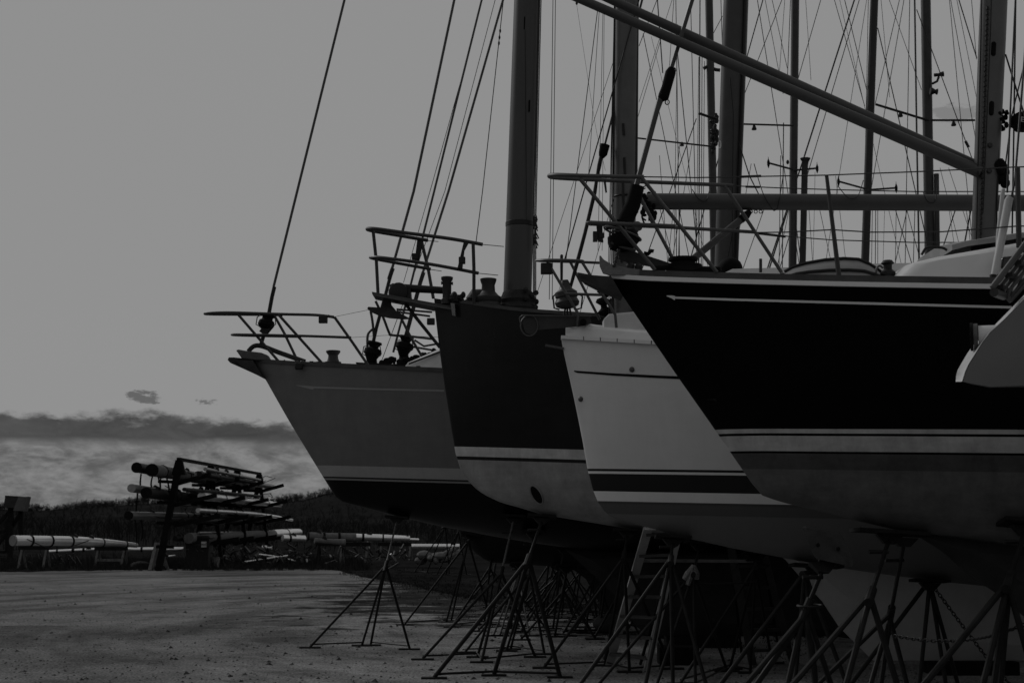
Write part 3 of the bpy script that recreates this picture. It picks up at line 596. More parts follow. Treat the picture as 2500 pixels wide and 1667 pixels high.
bt = MB(); bt.lathe(P(1264, 762, YC), (0, 0, 1), [(.21, 0), (.22, .04), (.19, .09), (.20, .13), (.17, .19), (.165, .21), (.148, .23)], 20)
for i in range(18):
    t = random.uniform(0, 6.28); z = random.uniform(.02, .22); bt.ball(P(1264, 762, YC) + Vector((.2 * math.cos(t), .2 * math.sin(t), z)), .03, .03, .03, 6, 4)
part('mast_boot', bt, mat('canvas_boot', .03, .85, .1, var=.3, bump=.5), mC)
rp = MB()
for x in (1302, 1305, 1308): rp.tube([P(ext(1320, 0, x, 540, -900), -900, YC - .12), P(1318 + x - 1305, 0, YC - .12), P(x, 540, YC - .12), P(x, 735, YC - .1)], .006, 5)
part('halyard_fall', rp, ROPE, C)
rc = MB()
for i in range(22): q = P(1306 + random.uniform(-3, 4), 520 + random.uniform(0, 70), YC - .14); rc.tube([q, q + Vector((random.uniform(-.02, .03), 0, -random.uniform(.04, .1)))], .007, 5)
part('rope_coil', rc, ROPE, C)
# foredeck gear
part('samson_post', MB().lathe(P(1091, 742, YC - .1), (0, 0, 1), [(.06, 0), (.06, .05), (.048, .06), (.048, .24), (.062, .26), (.066, .29), (.055, .295)], 14), DSTEEL, C)
part('samson_crossbar', MB().tube([P(1077, 691, YC - .1), P(1080, 691, YC - .1), P(1102, 692, YC - .1), P(1106, 692, YC - .1)], [.02, .014, .014, .02], 8), DSTEEL, C)
cp = part('capstan', MB().lathe(P(1192, 757, YC - .15), (0, 0, 1), [(.17, 0), (.17, .04), (.14, .05), (.13, .08), (.14, .1), (.14, .14), (.11, .16), (.075, .20), (.07, .27), (.085, .31), (.09, .335), (.08, .34)], 20), DSTEEL, C)
part('capstan_motor', MB().tube([P(1150, 740, YC - .1), P(1160, 730, YC - .1), P(1185, 728, YC - .1)], [.08, .11, .1], 12), DARKFIT, cp)
rl = MB(); rl.lathe(P(972, 712, YC - .1), (0, 1, 0), [(.05, 0), (.10, .01), (.11, .05), (.11, .15), (.10, .19), (.05, .2)], 18); rl.prism([P(x, y, YC) for x, y in ((952, 722), (953, 698), (960, 694), (975, 697), (1003, 704), (1005, 728), (990, 734))], (0, .07, 0)); part('anchor_roller', rl, DARKFIT, C)
part('anchor_shank', MB().tube([P(972, 701, YC), P(1000, 704, YC), P(1083, 709, YC)], [.04, .045, .04], 10), DARKFIT, C)
jk = MB()
for i in range(26):
    x = random.uniform(1104, 1150); q = P(x, 724 + (x - 1104) * .15 + random.uniform(-8, 10), YC - .2); jk.ball(q, random.uniform(.015, .045), .04, random.uniform(.015, .04), 7, 5)
part('mooring_tackle', jk, DARKFIT, C)
an = thing('anchor', 'dark plough anchor hanging under the bowsprit of the dark ketch', 'anchor', P(955, 760, YC), 'anchors hanging at the bows')
mb = MB(); q = [(897, 754), (900, 750), (930, 752), (950, 751), (1001, 778), (985, 779), (950, 776), (925, 770), (905, 761)]
pts = [P(x, y, YC) for x, y in q]; mb.add(pts + [pts[0] + Vector((0, 0, 0))] + [p + Vector((0, s_ * .12, -.03)) for s_ in (-1, 1) for p in (pts[5], pts[6], pts[7])], [tuple(range(9))])
mb.prism(pts, (0, .035, 0)); mb.prism([P(x, y, YC + .06) for x, y in ((925, 768), (950, 751), (1001, 778), (950, 776))], (0, .03, 0)); part('fluke', mb, mat('anchor_iron', .03), an)
part('shank', MB().prism([P(x, y, YC) for x, y in ((936, 731), (954, 735), (956, 745), (966, 757), (930, 756), (934, 748))], (0, .025, 0)), mat('anchor_iron', .03), an)
T('bobstay', C, DARKFIT, .018, [(990, 742, YC), (1030, 793, YC), (1074, 848, YC)])
T('flag_halyard', C, WIRE, .005, [(ext(1228, 10, 1178, 467, -900), -900, YC - .4), (1228, 10, YC - .45), (1178, 467, YC - .5), (1162, 592, YC - .5)], n=5)
bl = MB()
for y in (76, 92, 106): bl.ball(P(1221 - (y - 76) * .1, y, YC - .45), .012, .012, .025, 6, 4)
part('halyard_block', bl, DARKFIT, C)

# ------------------------------------------------------------------ D: grey sloop
YD = 18.4
D = boat('sailboat', 'grey sloop with black bottom, leftmost and farthest of the four clear bows', 2.0, YD)
hD = Hull(D, YD, 1.5, 5.0, 11.0, [(621, 880), (647, 924), (669, 963), (706, 1028), (760, 1117), (792, 1169), (805, 1190), (819, 1213), (834, 1224), (879, 1236), (953, 1256), (1010, 1269), (1078, 1285), (1111, 1291), (1200, 1308), (1300, 1325), (1450, 1345), (1900, 1350)],
          [(621, 880), (748, 888), (927, 896), (1078, 903), (1300, 911), (1500, 916)], e0=.8, e1=.42)
hD.build(); a, b, k = hD.line([(790, 1136), (950, 1140), (1100, 1143)])
hD.finish(hull_mat('grey_topsides', a, b, [(-9, .0022), (-34*k, .24), (-30*k, .02), (-26*k, .33), (0, .150)], .4, .2, var=.07), DECKW)
hD.rail('toe_rail', TEAK, hD.X0 + .05, hD.X1 - .1, .03, .05, 0, .0)
hD.ribbon('cove_stripe', mat('pale_stripe', .27, .5, .3, var=.05), [(723, 939.5, 940.5), (760, 942, 950), (764, 942.5, 950.5), (768, 943, 947.5), (900, 947, 951.5), (1085, 951, 956)])
keel(D, YD, [(1380, 1340), (1440, 1395), (1503, 1453), (1555, 1530), (1580, 1556), (1920, 1556), (2100, 1556), (2100, 1320)], .13, mat('dark_antifouling', .008))
T('forestay', D, mat('stay_tube', .045), .0175, [(ext(841, 0, 662, 725, -900), -900, YD), (841, 0, YD), (668, 700, YD)])
T('forestay', D, WIRE, .026, [(670, 700, YD), (664, 725, YD), (652, 790, YD), (636, 845, YD)])
fu = MB().lathe(P(648, 800, YD), (.2, 0, 1), [(.04, -.03), (.09, 0), (.11, .04), (.10, .09), (.07, .11), (.07, .14), (.10, .15), (.10, .17)], 18); fd = part('furler_drum', fu, CANVAS, D)
for dx in (-1, 1): part('drum_guard', MB().tube([P(651 + dx * 16, 770, YD - .1), P(650 + dx * 22, 774, YD - .1), P(649 + dx * 24, 792, YD - .1), P(649 + dx * 12, 798, YD - .1)], .007, 6), DARKFIT, fd)
part('stay_collar', MB().bar(P(655, 798, YD), P(641, 815, YD), .12, .09), DARKFIT, D)
PU = part('pulpit', MB().tube(curve([P(815, 774, YD - .5), P(770, 769, YD - .46), P(690, 767, YD - .38), P(560, 763, YD - .16), P(504, 765, YD), P(520, 767, YD + .12), P(640, 768, YD + .34), P(690, 769, YD + .4)]), .019, 10), DSTEEL, D)
part('mid_rail', MB().tube(curve([P(857, 824, YD - .5), P(740, 820, YD - .4), P(600, 817, YD - .16), P(566, 817, YD), P(600, 819, YD + .16), P(735, 822, YD + .4)]), .017, 8), DSTEEL, PU)
for l in ([(579, 765, YD - .2), (682, 884, YD - .14)], [(669, 769, YD + .36), (695, 815, YD + .35), (728, 884, YD + .3)], [(679, 767, YD - .38), (786, 886, YD - .36)], [(800, 771, YD - .5), (818, 776, YD - .5), (860, 835, YD - .5), (899, 892, YD - .5)]): part('leg', MB().tube([P(*q) for q in l], .018, 8), DSTEEL, PU)
nl = MB().box(P(789, 780, YD - .48), .11, .07, .095); part('navigation_light', nl, DARKFIT, PU, bevel=.008)
T('lifeline', D, WIRE, .003, [(818, 773, YD - .5), (897, 757, YD - .6), (1060, 760, YD - .8)], n=4)
T('lifeline', D, WIRE, .003, [(857, 824, YD - .5), (950, 818, YD - .7), (1070, 823, YD - .8)], n=4)
part('bow_roller', MB().prism([P(x, y, YD - .05) for x, y in ((578, 856), (584, 854), (600, 857), (640, 862), (655, 868), (662, 880), (625, 880), (592, 876))], (0, .06, 0)), mat('dull_casting', .08, .6, .3, var=.3), D, bevel=.01)
an = thing('anchor', 'dark delta anchor seated in the bow roller of the grey sloop', 'anchor', P(600, 890, YD), 'anchors hanging at the bows')
mb = MB(); q = [(557, 879), (560, 873), (572, 873), (620, 878), (648, 926), (625, 914), (590, 898), (563, 886)]
mb.prism([P(x, y, YD) for x, y in q], (0, .04, 0)); mb.prism([P(x, y, YD - .08) for x, y in ((575, 880), (618, 880), (646, 924), (600, 902))], (0, .05, 0)); part('fluke', mb, mat('anchor_iron', .03), an)
part('shank', MB().tube(curve([P(606, 858, YD), P(620, 845, YD), P(640, 845, YD), P(680, 860, YD), P(745, 883, YD)]), [.032] * 25, 8), mat('anchor_iron', .03), an)
wn = part('winch', MB().lathe(P(813, 892, YD - .3), (0, 0, 1), [(.105, 0), (.105, .045), (.08, .05), (.066, .09), (.062, .13), (.085, .16), (.094, .18), (.09, .19)], 18), DSTEEL, D)
part('fairlead', MB().box(P(730, 894, YD - .42), .1, .05, .09), DARKFIT, D, bevel=.015)
gb = MB()
for i in range(26):
    x = random.uniform(690, 800); gb.ball(P(x, 884 + (x - 690) * .04 + random.uniform(-2, 4), YD - .2), random.uniform(.015, .05), .04, .025, 7, 5)
part('deck_chain', gb, DARKFIT, D)
for i in range(7):
    q = hD.sh(hD.X0 + .8 + i * .35, -1, -.03, .03); part('deck_cleat', MB().box(q, .05, .02, .02), DARKFIT, D)
cr = MB(); rows = []
for x, y in ((985, 903), (998, 884), (1076, 850), (1250, 800), (1500, 795), (1900, 790)):
    X = P(x, y, YD - .5).x; hw = min(hD.b(X) - .25, .85); z = P(x, y, YD - hw).z; zb = hD.zs(X)
    rows.append([Vector((X, YD + s_ * q * hw, zb + (z - zb) * t)) for s_, q, t in ((-1, 1.06, 0), (-1, 1, .88), (-1, .93, 1), (1, .93, 1), (1, 1, .88), (1, 1.06, 0))])
cr.grid(rows); cr.f += [tuple(range(6))]; part('cabin', cr, DECKW, D, smooth=30)
part('cabin_strake', MB().tube([P(998, 888, YD - .8), P(1078, 857, YD - .86)], .012, 6), DARKFIT, D)
mD = mast(D, YD, ((1766, 0), (ext(1766, 0, 1744, 660, 908), 908)), ((1828, 0), (ext(1828, 0, 1802, 660, 908), 908)), mat('sloop_mast', .05, .5, .3, var=.15), fore=1.2)
part('luff_groove', MB().tube([P(ext(1822, 0, 1797, 660, -900), -900, YD - .12), P(1820, 0, YD - .13), P(ext(1820, 0, 1797, 660, 900), 900, YD - .13)], .022, 6), DARKFIT, mD)
part('mast_ring', MB().tube([P(1757 + 3 * math.cos(t), 353 + 9 * math.sin(t), YD - .14) for t in np.linspace(0, 6.28, 15)], .006, 5), STICK, mD)
part('sail_bag', MB().ball(P(1783, 655, YD - .3), .16, .16, .14, 14, 9), CANVAS, D)
# ------------------------------------------------------------------ E: boat beyond the grey sloop
YE = 22.0
E = boat('sailboat', 'dark cutter behind the grey sloop, with two furled headsail stays', 3.0, YE)
hE = Hull(E, YE, 1.7, 5.2, 12.0, [(868, 884), (930, 990), (1040, 1180), (1117, 1290), (1141, 1331), (1174, 1361), (1200, 1373), (1300, 1379), (1398, 1386), (1700, 1390)],
          [(868, 884), (1000, 890), (1200, 896), (1500, 900)], e0=.7, e1=.42)
hE.build(); hE.finish(mat('dark_grey_hull', .012, .6, .12, var=.2), DECKW)
keel(E, YE, [(1380, 1375), (1440, 1420), (1470, 1480), (1490, 1505), (1900, 1505), (1950, 1380)], .15, mat('dark_antifouling', .008))
T('forestay', E, mat('stay_tube', .045), .022, [(ext(1109, 0, 1010, 467, -900), -900, YE), (1109, 0, YE), (1010, 467, YE), (956, 660, YE)])
T('turnbuckle', E, WIRE, .035, [(959, 655, YE), (957, 660, YE), (952, 675, YE), (950, 682, YE)])
T('forestay', E, WIRE, .028, [(955, 666, YE), (942, 717, YE), (919, 800, YE), (908, 850, YE)])
T('inner_forestay', E, mat('stay_tube', .045), .018, [(ext(1176, 0, 1060, 467, -900), -900, YE), (1176, 0, YE), (1060, 467, YE), (1003, 694, YE), (960, 860, YE)])
T('inner_forestay', E, mat('stay_tube', .045), .020, [(ext(1228, 0, 1095, 467, -900), -900, YE - .1), (1228, 0, YE - .1), (1095, 467, YE - .1), (1028, 679, YE - .1)])
T('inner_forestay', E, mat('furled_cloth', .03, .85, .1), .032, [(1034, 665, YE - .1), (1026, 690, YE - .1), (990, 824, YE - .1)])
wire(E, 1209, 0, 1086, 467, YE, 1.8, name='halyard'); wire(E, 1086, 467, 930, 885, YE, 1.8, yt=None, name='halyard'); wire(E, 1155, 90, 1050, 467, YE, 1.8, name='halyard'); wire(E, 1050, 467, 985, 690, YE, 1.6, yt=None, name='halyard')
for c, s_ in (((908, 852), 1), ((986, 838), 1.05)):
    q = P(c[0], c[1] + 16, YE - .1); fu = MB().lathe(q, (.2, 0, 1), [(.06, -.1), (.11, 0), (.14, .03), (.13, .10), (.07, .13), (.09, .17), (.12, .19), (.11, .22)], 18); fd = part('furler_drum', fu, CANVAS, E)
    for dx in (-1, 1): part('drum_guard', MB().tube([P(c[0] + dx * 8, c[1] - 8, YE - .2), P(c[0] + dx * 20, c[1] - 6, YE - .2), P(c[0] + dx * 23, c[1] + 12, YE - .2), P(c[0] + dx * 12, c[1] + 18, YE - .2)], .008, 6), DARKFIT, fd)
    part('drum_pedestal', MB().prism([P(x, y, YE) for x, y in ((c[0] - 8, c[1] + 10), (c[0] + 8, c[1] + 10), (c[0] + 16, 902), (c[0] - 14, 902))], (0, .08, 0)), DARKFIT, E)
PU = part('pulpit', MB().tube(curve([P(917, 735, YE - .5), P(936, 776, YE - .4), P(950, 812, YE - .3), P(957, 818, YE - .2), P(1000, 821, YE), P(1060, 828, YE + .3)]), .02, 8), DSTEEL, E)
for l in ([(905, 760, YE), (910, 790, YE), (915, 850, YE), (918, 890, YE)], [(911, 802, YE), (899, 815, YE), (897, 840, YE), (900, 886, YE)], [(980, 778, YE - .4), (1004, 825, YE - .4), (1030, 870, YE - .4)], [(992, 742, YE - .4), (1010, 770, YE - .4), (1072, 846, YE - .4)]): part('leg', MB().tube(curve([P(*q) for q in l]), .02, 8), DSTEEL, PU)
for l in ([(1012, 830, YE - .2), (1035, 845, YE - .2), (1075, 838, YE - .2)], [(1005, 846, YE), (1075, 858, YE)], [(968, 755, YE), (1055, 762, YE)], [(968, 761, YE), (1050, 772, YE)]): part('rail', MB().tube([P(*q) for q in l], .016, 6), DSTEEL, PU)
part('navigation_light', MB().box(P(1052, 785, YE - .3), .12, .09, .1), DARKFIT, E, bevel=.01)
rr = MB()
for i in range(36):
    x = random.uniform(930, 1060); rr.ball(P(x, 886 - max(0, x - 990) * .3 + random.uniform(-10, 10), YE - .2), random.uniform(.02, .07), .06, random.uniform(.02, .06), 7, 5)
part('sail_cover', rr, CANVAS, E)
T('mast', E, mat('mid_spar', .035, .5, .3), [.04, .062, .062, .062], [(ext(1730, 0, 1740, 330, -1300), -1300, YE), (1720, -300, YE), (1731, 0, YE), (1749, 890, YE)], n=14)
# ------------------------------------------------------------------ boats farther back: their masts rise behind the row
def far_boat(label, X, Y, zdeck, val):
    b_ = boat('sailboat', label, X + 2.5, Y)
    h = Hull(b_, Y, 1.6, 4.6, 9.5, [(X, zdeck), (X + .9, 1.5), (X + 1.5, .95), (X + 2.6, .75), (X + 9.5, .8)], [(X, zdeck), (X + 4, zdeck - .15), (X + 9.5, zdeck - .1)], pixels=False)
    h.build(); h.finish(mat('far_hull_%d' % int(val * 1000), val, .6, .15), DECKW)
    keel(b_, Y, [(X + 3.0, .8, 0), (X + 3.7, .15, 0), (X + 6.4, .15, 0), (X + 6.8, .8, 0)], .12, mat('dark_antifouling', .008))
    return b_, h
G1, h1 = far_boat('boat behind the black sloop whose slim mast carries two spreaders tipped with boots', 2.4, 26.5, 2.2, .012)
G2, h2 = far_boat('boat far behind the row with a slim mast right of centre', 4.3, 30.0, 2.3, .02)
G3, h3 = far_boat('boat far behind the row whose mast carries deck floodlights and a wind sensor', 5.4, 33.5, 2.5, .03)
def fmast(bt, Y, x0, x1, w_, yb=1180, m=ALU_D, name='mast', yt=-1200):
    r = w_ * Y / FPX / 2
    o = T(name, bt, m, [r * .7, r, r, r], [(ext(x0, 0, x1, 640, yt), yt, Y), (ext(x0, 0, x1, 640, -200), -200, Y), (x0, 0, Y), (ext(x0, 0, x1, 640, yb), yb, Y)], n=14)
    return o
DK = mat('dark_spar', .02, .5, .3, var=.2)
mG1 = fmast(G1, 26.5, 1941.5, 1935, 20, m=mat('mid_spar', .035, .5, .3)); mG2 = fmast(G2, 30, 2134.5, 2112, 20, m=DK); mG3 = fmast(G3, 33.5, 2260, 2270, 25, m=mat('mid_spar', .035))
T('mizzen_mast', G1, DK, [.1, .062, .06, .06], [(1966, 387, 26.4), (1966, 396, 26.4), (1965, 404, 26.4), (1947, 1180, 26.4)], n=12)
T('mast_track', G3, mat('mid_spar', .035), .062, [(2286, 425, 33.4), (2296, 1165, 33.4)], n=10)
T('roller_headsail', G3, DK, .022, [(ext(2233, 0, 2238, 325, -900), -900, 33), (2238, 325, 33), (2254, 1165, 33)], n=8)
def spreader(par, Y, a, b, r=2.5, tip=True):
    o = T('spreader', par, DARKFIT, r * Y / FPX, [(a[0], a[1], Y), (b[0], b[1], Y)])
    if tip:
        q = P(a[0], a[1], Y); k = Y / FPX
        part('spreader_boot', MB().lathe(q + Vector((0, 0, -14 * k)), (0, 0, 1), [(.3 * k, 0), (3.5 * k, 9 * k), (3.5 * k, 17 * k), (1 * k, 24 * k), (.4 * k, 30 * k)], 10), CANVAS, o)
    return o
spreader(G1, 26.4, (1876, 398), (1935, 414)); spreader(G1, 26.4, (1995, 411), (1940, 416)); spreader(G2, 29.9, (2047, 443), (2112, 461)); spreader(G2, 29.9, (2188, 459), (2118, 464))
sa = spreader(G3, 33.4, (2137, 255), (2268, 295), 3.2, False); sb = spreader(G3, 33.4, (2380, 294), (2275, 294), 2.8, False)
sc = spreader(D, YD + .3, (1800, 303), (1937, 307), 2.4, False); sd2 = spreader(D, YD + .3, (1552, 337), (1738, 358), 2.2, False); se = spreader(D, YD + .4, (1706, 277), (1750, 292), 3.5, False)
def lamp(par, x, y, Y, s_=1.0):
    k = Y / FPX * s_; part('floodlight', MB().lathe(P(x, y, Y), (0, 0, -1), [(2 * k, -4 * k), (4 * k, 0), (6.5 * k, 7 * k), (6 * k, 9 * k)], 12), DARKFIT, par)
lamp(sc, 1841, 309, YD + .3); lamp(sa, 2198, 277, 33.4); lamp(sb, 2328, 299, 33.4); lamp(sd2, 1665, 350, YD + .3, .8)
k = 33.5 / FPX
ws = MB(); ws.tube([P(2276, 205, 33.3), P(2288, 199, 33.3), P(2292, 188, 33.3)], 3 * k, 8); ws.tube([P(2281, 184, 33.3), P(2291, 183, 33.3), P(2303, 181, 33.3)], [4.5 * k, 4 * k, 7 * k], 10); part('wind_sensor', ws, DARKFIT, mG3)
part('floodlight', MB().lathe(P(2271, 223, 33.2), (1, 0, -.1), [(9 * k, 0), (9 * k, 5 * k), (5 * k, 12 * k), (8 * k, 18 * k)], 12), DARKFIT, mG3)
part('mast_lamp', MB().ball(P(1923, 396, 26.3), .03, .03, .045, 8, 6), DARKFIT, mG1)
part('mast_collar', MB().tube([P(1718, 168, YE), P(1727, 163, YE), P(1748, 171, YE), P(1758, 172, YE)], .03, 8), DARKFIT, E)
jn = MB()
for i in range(30): jn.ball(P(1746 + random.uniform(-10, 6), 300 + random.uniform(-20, 70), YE - .1), .03, .03, random.uniform(.02, .06), 6, 4)
part('halyard_tangle', jn, DARKFIT, E)
# rigging behind the near spars
W_ = [ # x0 y0 x1 y1 width boat depth
 (1862.6, 0, 1750, 402, 3, E, 22), (1909, 0, 1800, 274, 2, E, 22), (1849, 0, 1901, 328, 2, G1, 26), (1868, 0, 1912, 230, 1.5, G1, 26), (1885, 0, 1922, 167, 1.6, G1, 26), (1916, 0, 1902, 190, 1.3, G1, 26),
 (1930, 0, 1922, 200, 2, G1, 26), (1967, 0, 1980, 197, 1.2, G1, 26), (2004, 0, 1949, 191, 2, G1, 26), (2098, 0, 1976, 411, 2.2, G2, 30), (2037, 0, 2111, 259, 1.8, G2, 30), (2050, 0, 2120, 300, 1.2, G2, 30),
 (2062, 0, 2116, 220, 2, G2, 30), (2116, 0, 2047, 441, 1.4, G2, 30), (2120, 0, 2114, 300, 1.6, G2, 30), (2143, 69, 2235, 467, 2.6, G2, 30), (2151, 0, 2172, 238, 1.3, G2, 30), (2171, 0, 2250, 220, 1.5, G3, 33),
 (2196, 0, 2137, 253, 1.9, G3, 33), (2207, 0, 2110, 560, 1.9, G3, 33), (2221, 0, 2210, 640, 2, G3, 33), (2238, 24, 2363, 360, 2.4, G3, 33), (2321, 0, 2381, 334, 1.8, G3, 33), (2318, 0, 2354, 381, 1.8, G3, 33), (2341, 0, 2385, 143, 3, G3, 33),
 (2336, 0, 2384, 238, 1.5, G3, 33), (2372, 0, 2384, 146, 1.6, G3, 33), (2410, 300, 2352, 610, 4, G3, 33), (1604, 0, 1560, 113, 2, B, 13.6), (1605, 0, 1618, 179, 3, D, 18), (1570, 83, 1640, 423, 2, D, 18), (1590, 90, 1683, 467, 1, D, 18),
 (1613, 98, 1552, 304, 1.5, D, 18), (1641, 0, 1560, 250, 1.3, D, 18), (1645, 0, 1632, 200, 1.5, D, 18), (1650, 0, 1656, 420, 2, D, 18), (1653, 120, 1688, 467, 2.4, D, 18), (1654, 60, 1648, 467, 1.5, D, 18), (1686, 0, 1697, 467, 2, D, 18),
 (1706, 140, 1700, 640, 1.6, E, 22), (1709, 0, 1706, 640, 3, E, 22), (1714, 140, 1712, 640, 2, E, 22), (1720, 150, 1716, 640, 1.6, E, 22), (1760, 0, 1764, 130, 2, E, 22), (1764, 40, 1740, 85, 1.8, E, 22), (1700, 290, 1636, 467, 2.6, E, 22),
 (1660, 350, 1630, 650, 1.6, E, 22), (1690, 350, 1640, 640, 1.6, E, 22), (1610, 380, 1630, 640, 1.6, D, 18), (1600, 467, 1650, 660, 1.6, D, 18), (1650, 480, 1652, 655, 2.2, D, 18), (1660, 490, 1656, 655, 2, D, 18), (1770, 480, 1790, 650, 2, E, 22),
 (1815, 530, 1760, 640, 2, E, 22), (1834, 400, 1798, 600, 1.6, G1, 26), (1862, 520, 1816, 650, 2, G1, 26), (1921, 520, 1880, 650, 4, G1, 26), (1906, 380, 1902, 650, 2, G1, 26), (1913, 300, 1910, 640, 2.6, G1, 26), (1935, 470, 1900, 640, 1.6, G1, 26), (1945, 560, 1953, 620, 2.4, G1, 26),
 (1990, 420, 1985, 650, 1, G1, 26), (1975, 510, 1984, 640, 1.4, G1, 26), (2002, 515, 2028, 635, 1.5, G2, 30), (2040, 430, 2046, 480, 1.2, G2, 30), (2130, 500, 2128, 640, 1.6, G2, 30), (2138, 500, 2137, 640, 2, G2, 30), (2143, 510, 2143, 640, 1.6, G2, 30), (2160, 500, 2156, 640, 1, G2, 30), (2188, 515, 2186, 640, 1.6, G3, 33),
 (2187, 515, 2222, 630, 2.2, G3, 33), (2214, 515, 2186, 640, 2, G3, 33), (2216, 520, 2240, 610, 1.8, G3, 33), (2234, 500, 2230, 640, 2, G3, 33), (2330, 520, 2300, 610, 3, G3, 33), (2318, 518, 2330, 600, 1.2, G3, 33), (2360, 518, 2370, 600, 1.6, G3, 33), (2295, 410, 2310, 470, 1.4, G3, 33), (2316, 410, 2336, 470, 1.4, G3, 33)]
for x0, y0, x1, y1, wd, bt, Y in W_:
    if 300 <= y1 <= 480 and Y < 40: x1, y1 = ext(x0, y0, x1, y1, 645), 645
    if 590 <= y1 <= 660: yd_ = 895 if bt in (D, E) else 1150; x1, y1 = ext(x0, y0, x1, y1, yd_), yd_
    if 470 <= y0 <= 530: x0, y0 = ext(x0, y0, x1, y1, 497), 497
    wire(bt, x0, y0, x1, y1, Y, wd)
wire(G2, 2086, 0, 1964, 381, 29, 4.2, name='forestay'); wire(G2, 1964, 381, ext(1964, 381, 1877, 645, 1150), 1150, 29, 3.6, yt=None, name='forestay')
for p_ in ([(1782, 190), (1790, 280), (1788, 470), (1788, 640)], [(1790, 560), (1774, 640), (1750, 655)], [(1804, 350), (1830, 430), (1855, 480)]): T('halyard', D, WIRE, .008, [(x, y, YD - .2) for x, y in p_], n=5)
for p_ in ([(2357, 345), (2365, 360)],): T('turnbuckle', G3, DARKFIT, .035, [(x, y, 33) for x, y in p_])
# ------------------------------------------------------------------ F: stern of a boat whose bow is out of frame
YF = 7.0
F = boat('sailboat', 'pale stern with a folded boarding ladder, cut by the right edge of the picture', 5.5, YF, None)
out = [(2351, 931), (2358, 908), (2366, 890), (2381, 866), (2400, 836), (2419, 811), (2451, 782), (2500, 732), (2570, 660)]
yn = YF - .72; AF = R(12.5); hF = Vector((math.cos(AF), -math.sin(AF), 0)); lF = Vector((math.sin(AF), math.cos(AF), 0))
o0 = P(2351, 931, yn)
def onside(px, py):
    d = ray(px, py); return CAMV + d * ((o0 - CAMV).dot(lF) / d.dot(lF))
edge = [onside(*q) for q in out]; nE = len(edge)
bots = [onside(*q) for q in ((2351, 931), (2380, 938), (2416, 944), (2500, 941), (2640, 938), (2900, 960), (3600, 1010))]; bs_ = [(q - o0).dot(hF) for q in bots]
m_ = MB(); rows = []
for i in range(30):
    s_ = 8.4 * (i / 29) ** 1.6; zb = float(np.interp(s_, bs_, [q.z for q in bots])); t = min(1, s_ / 1.5); tap = max(0, (s_ - 4.5) / 3.9) ** 2
    near, far = [], []
    for j, q in enumerate(edge):
        f = j / (nE - 1); p = q + hF * s_; p.z += (zb - edge[0].z) * (1 - f) ** 1.5
        wdt = (.015 + 1.3 * f ** .8) * (1 - t) + 1.45 * (.25 + .75 * f ** .5) * t
        p += lF * (tap * wdt * .48 - .10 * math.sin(math.pi * min(1, f * .9)) * t); near.append(p); far.append(p + lF * wdt * (1 - .96 * tap))
    rows.append(near[::-1] + far)
m_.grid(rows); hf = part('hull', m_, mat('grey_quarter', .135, .4, .2, var=.04), F, smooth=40)
part('transom', MB().grid([[rows[0][nE - 1 - j] - hF * .004, rows[0][nE - 1 - j].lerp(rows[0][nE + j], .5) - hF * .03, rows[0][nE + j] - hF * .004] for j in range(nE)]), WHITE, F, smooth=60)
part('deck', MB().grid([[r[0], r[-1]] for r in rows]), DECKW, F)
kc = o0 + lF * .5
part('keel', MB().prism([kc + hF * a_ + Vector((0, 0, z_ - kc.z)) for a_, z_ in ((3.2, kc.z + .02), (3.7, .14), (5.6, .14), (6.1, kc.z + .02))], lF * .12), mat('grey_antifouling', .04), F)
axp = Vector((.952, -.306, 0)); cp_ = P(2389, 822, yn + .08)
part('exhaust_pipe', MB().tube([cp_, cp_ + axp * .3], .050, 18), DECKW, F)
part('pipe_flange', MB().tube([cp_ - axp * .022, cp_ - axp * .003], .060, 18), STEEL, F)
part('pipe_gasket', MB().tube([cp_ - axp * .036, cp_ - axp * .023], .064, 18), CANVAS, F)
LD = part('boarding_ladder', MB().tube([P(2422, 703, YF - .62), P(2428, 695, YF - .62), P(2530, 560, YF - .62)], .014, 8), STEEL, F)
for k, (dx, dy) in enumerate(((10, 9), (20, 14), (32, 16), (44, 22))):
    part('ladder_rail', MB().tube([P(2422 + dx, 703 + dy, YF - .58 + .1 * k), P(2428 + dx, 696 + dy, YF - .58 + .1 * k), P(2540 + dx, 555 + dy, YF - .58 + .1 * k)], .0105, 8), STEEL if k % 2 else DSTEEL, LD)
part('ladder_loop', MB().tube(curve([P(2530, 628, YF - .5), P(2470, 700, YF - .5), P(2460, 722, YF - .5), P(2464, 731, YF - .5), P(2474, 726, YF - .5), P(2540, 650, YF - .5)]), .011, 8), STEEL, LD)
for i in range(4): part('ladder_tread', MB().bar(P(2440 + i * 22, 700 - i * 30, YF - .6), P(2464 + i * 22, 716 - i * 30, YF - .2), .035, .02), DARKFIT, LD)
part('ladder_hinge', MB().tube([P(2427, 714, YF - .66), P(2450, 722, YF - .5)], .02, 12), DSTEEL, LD)

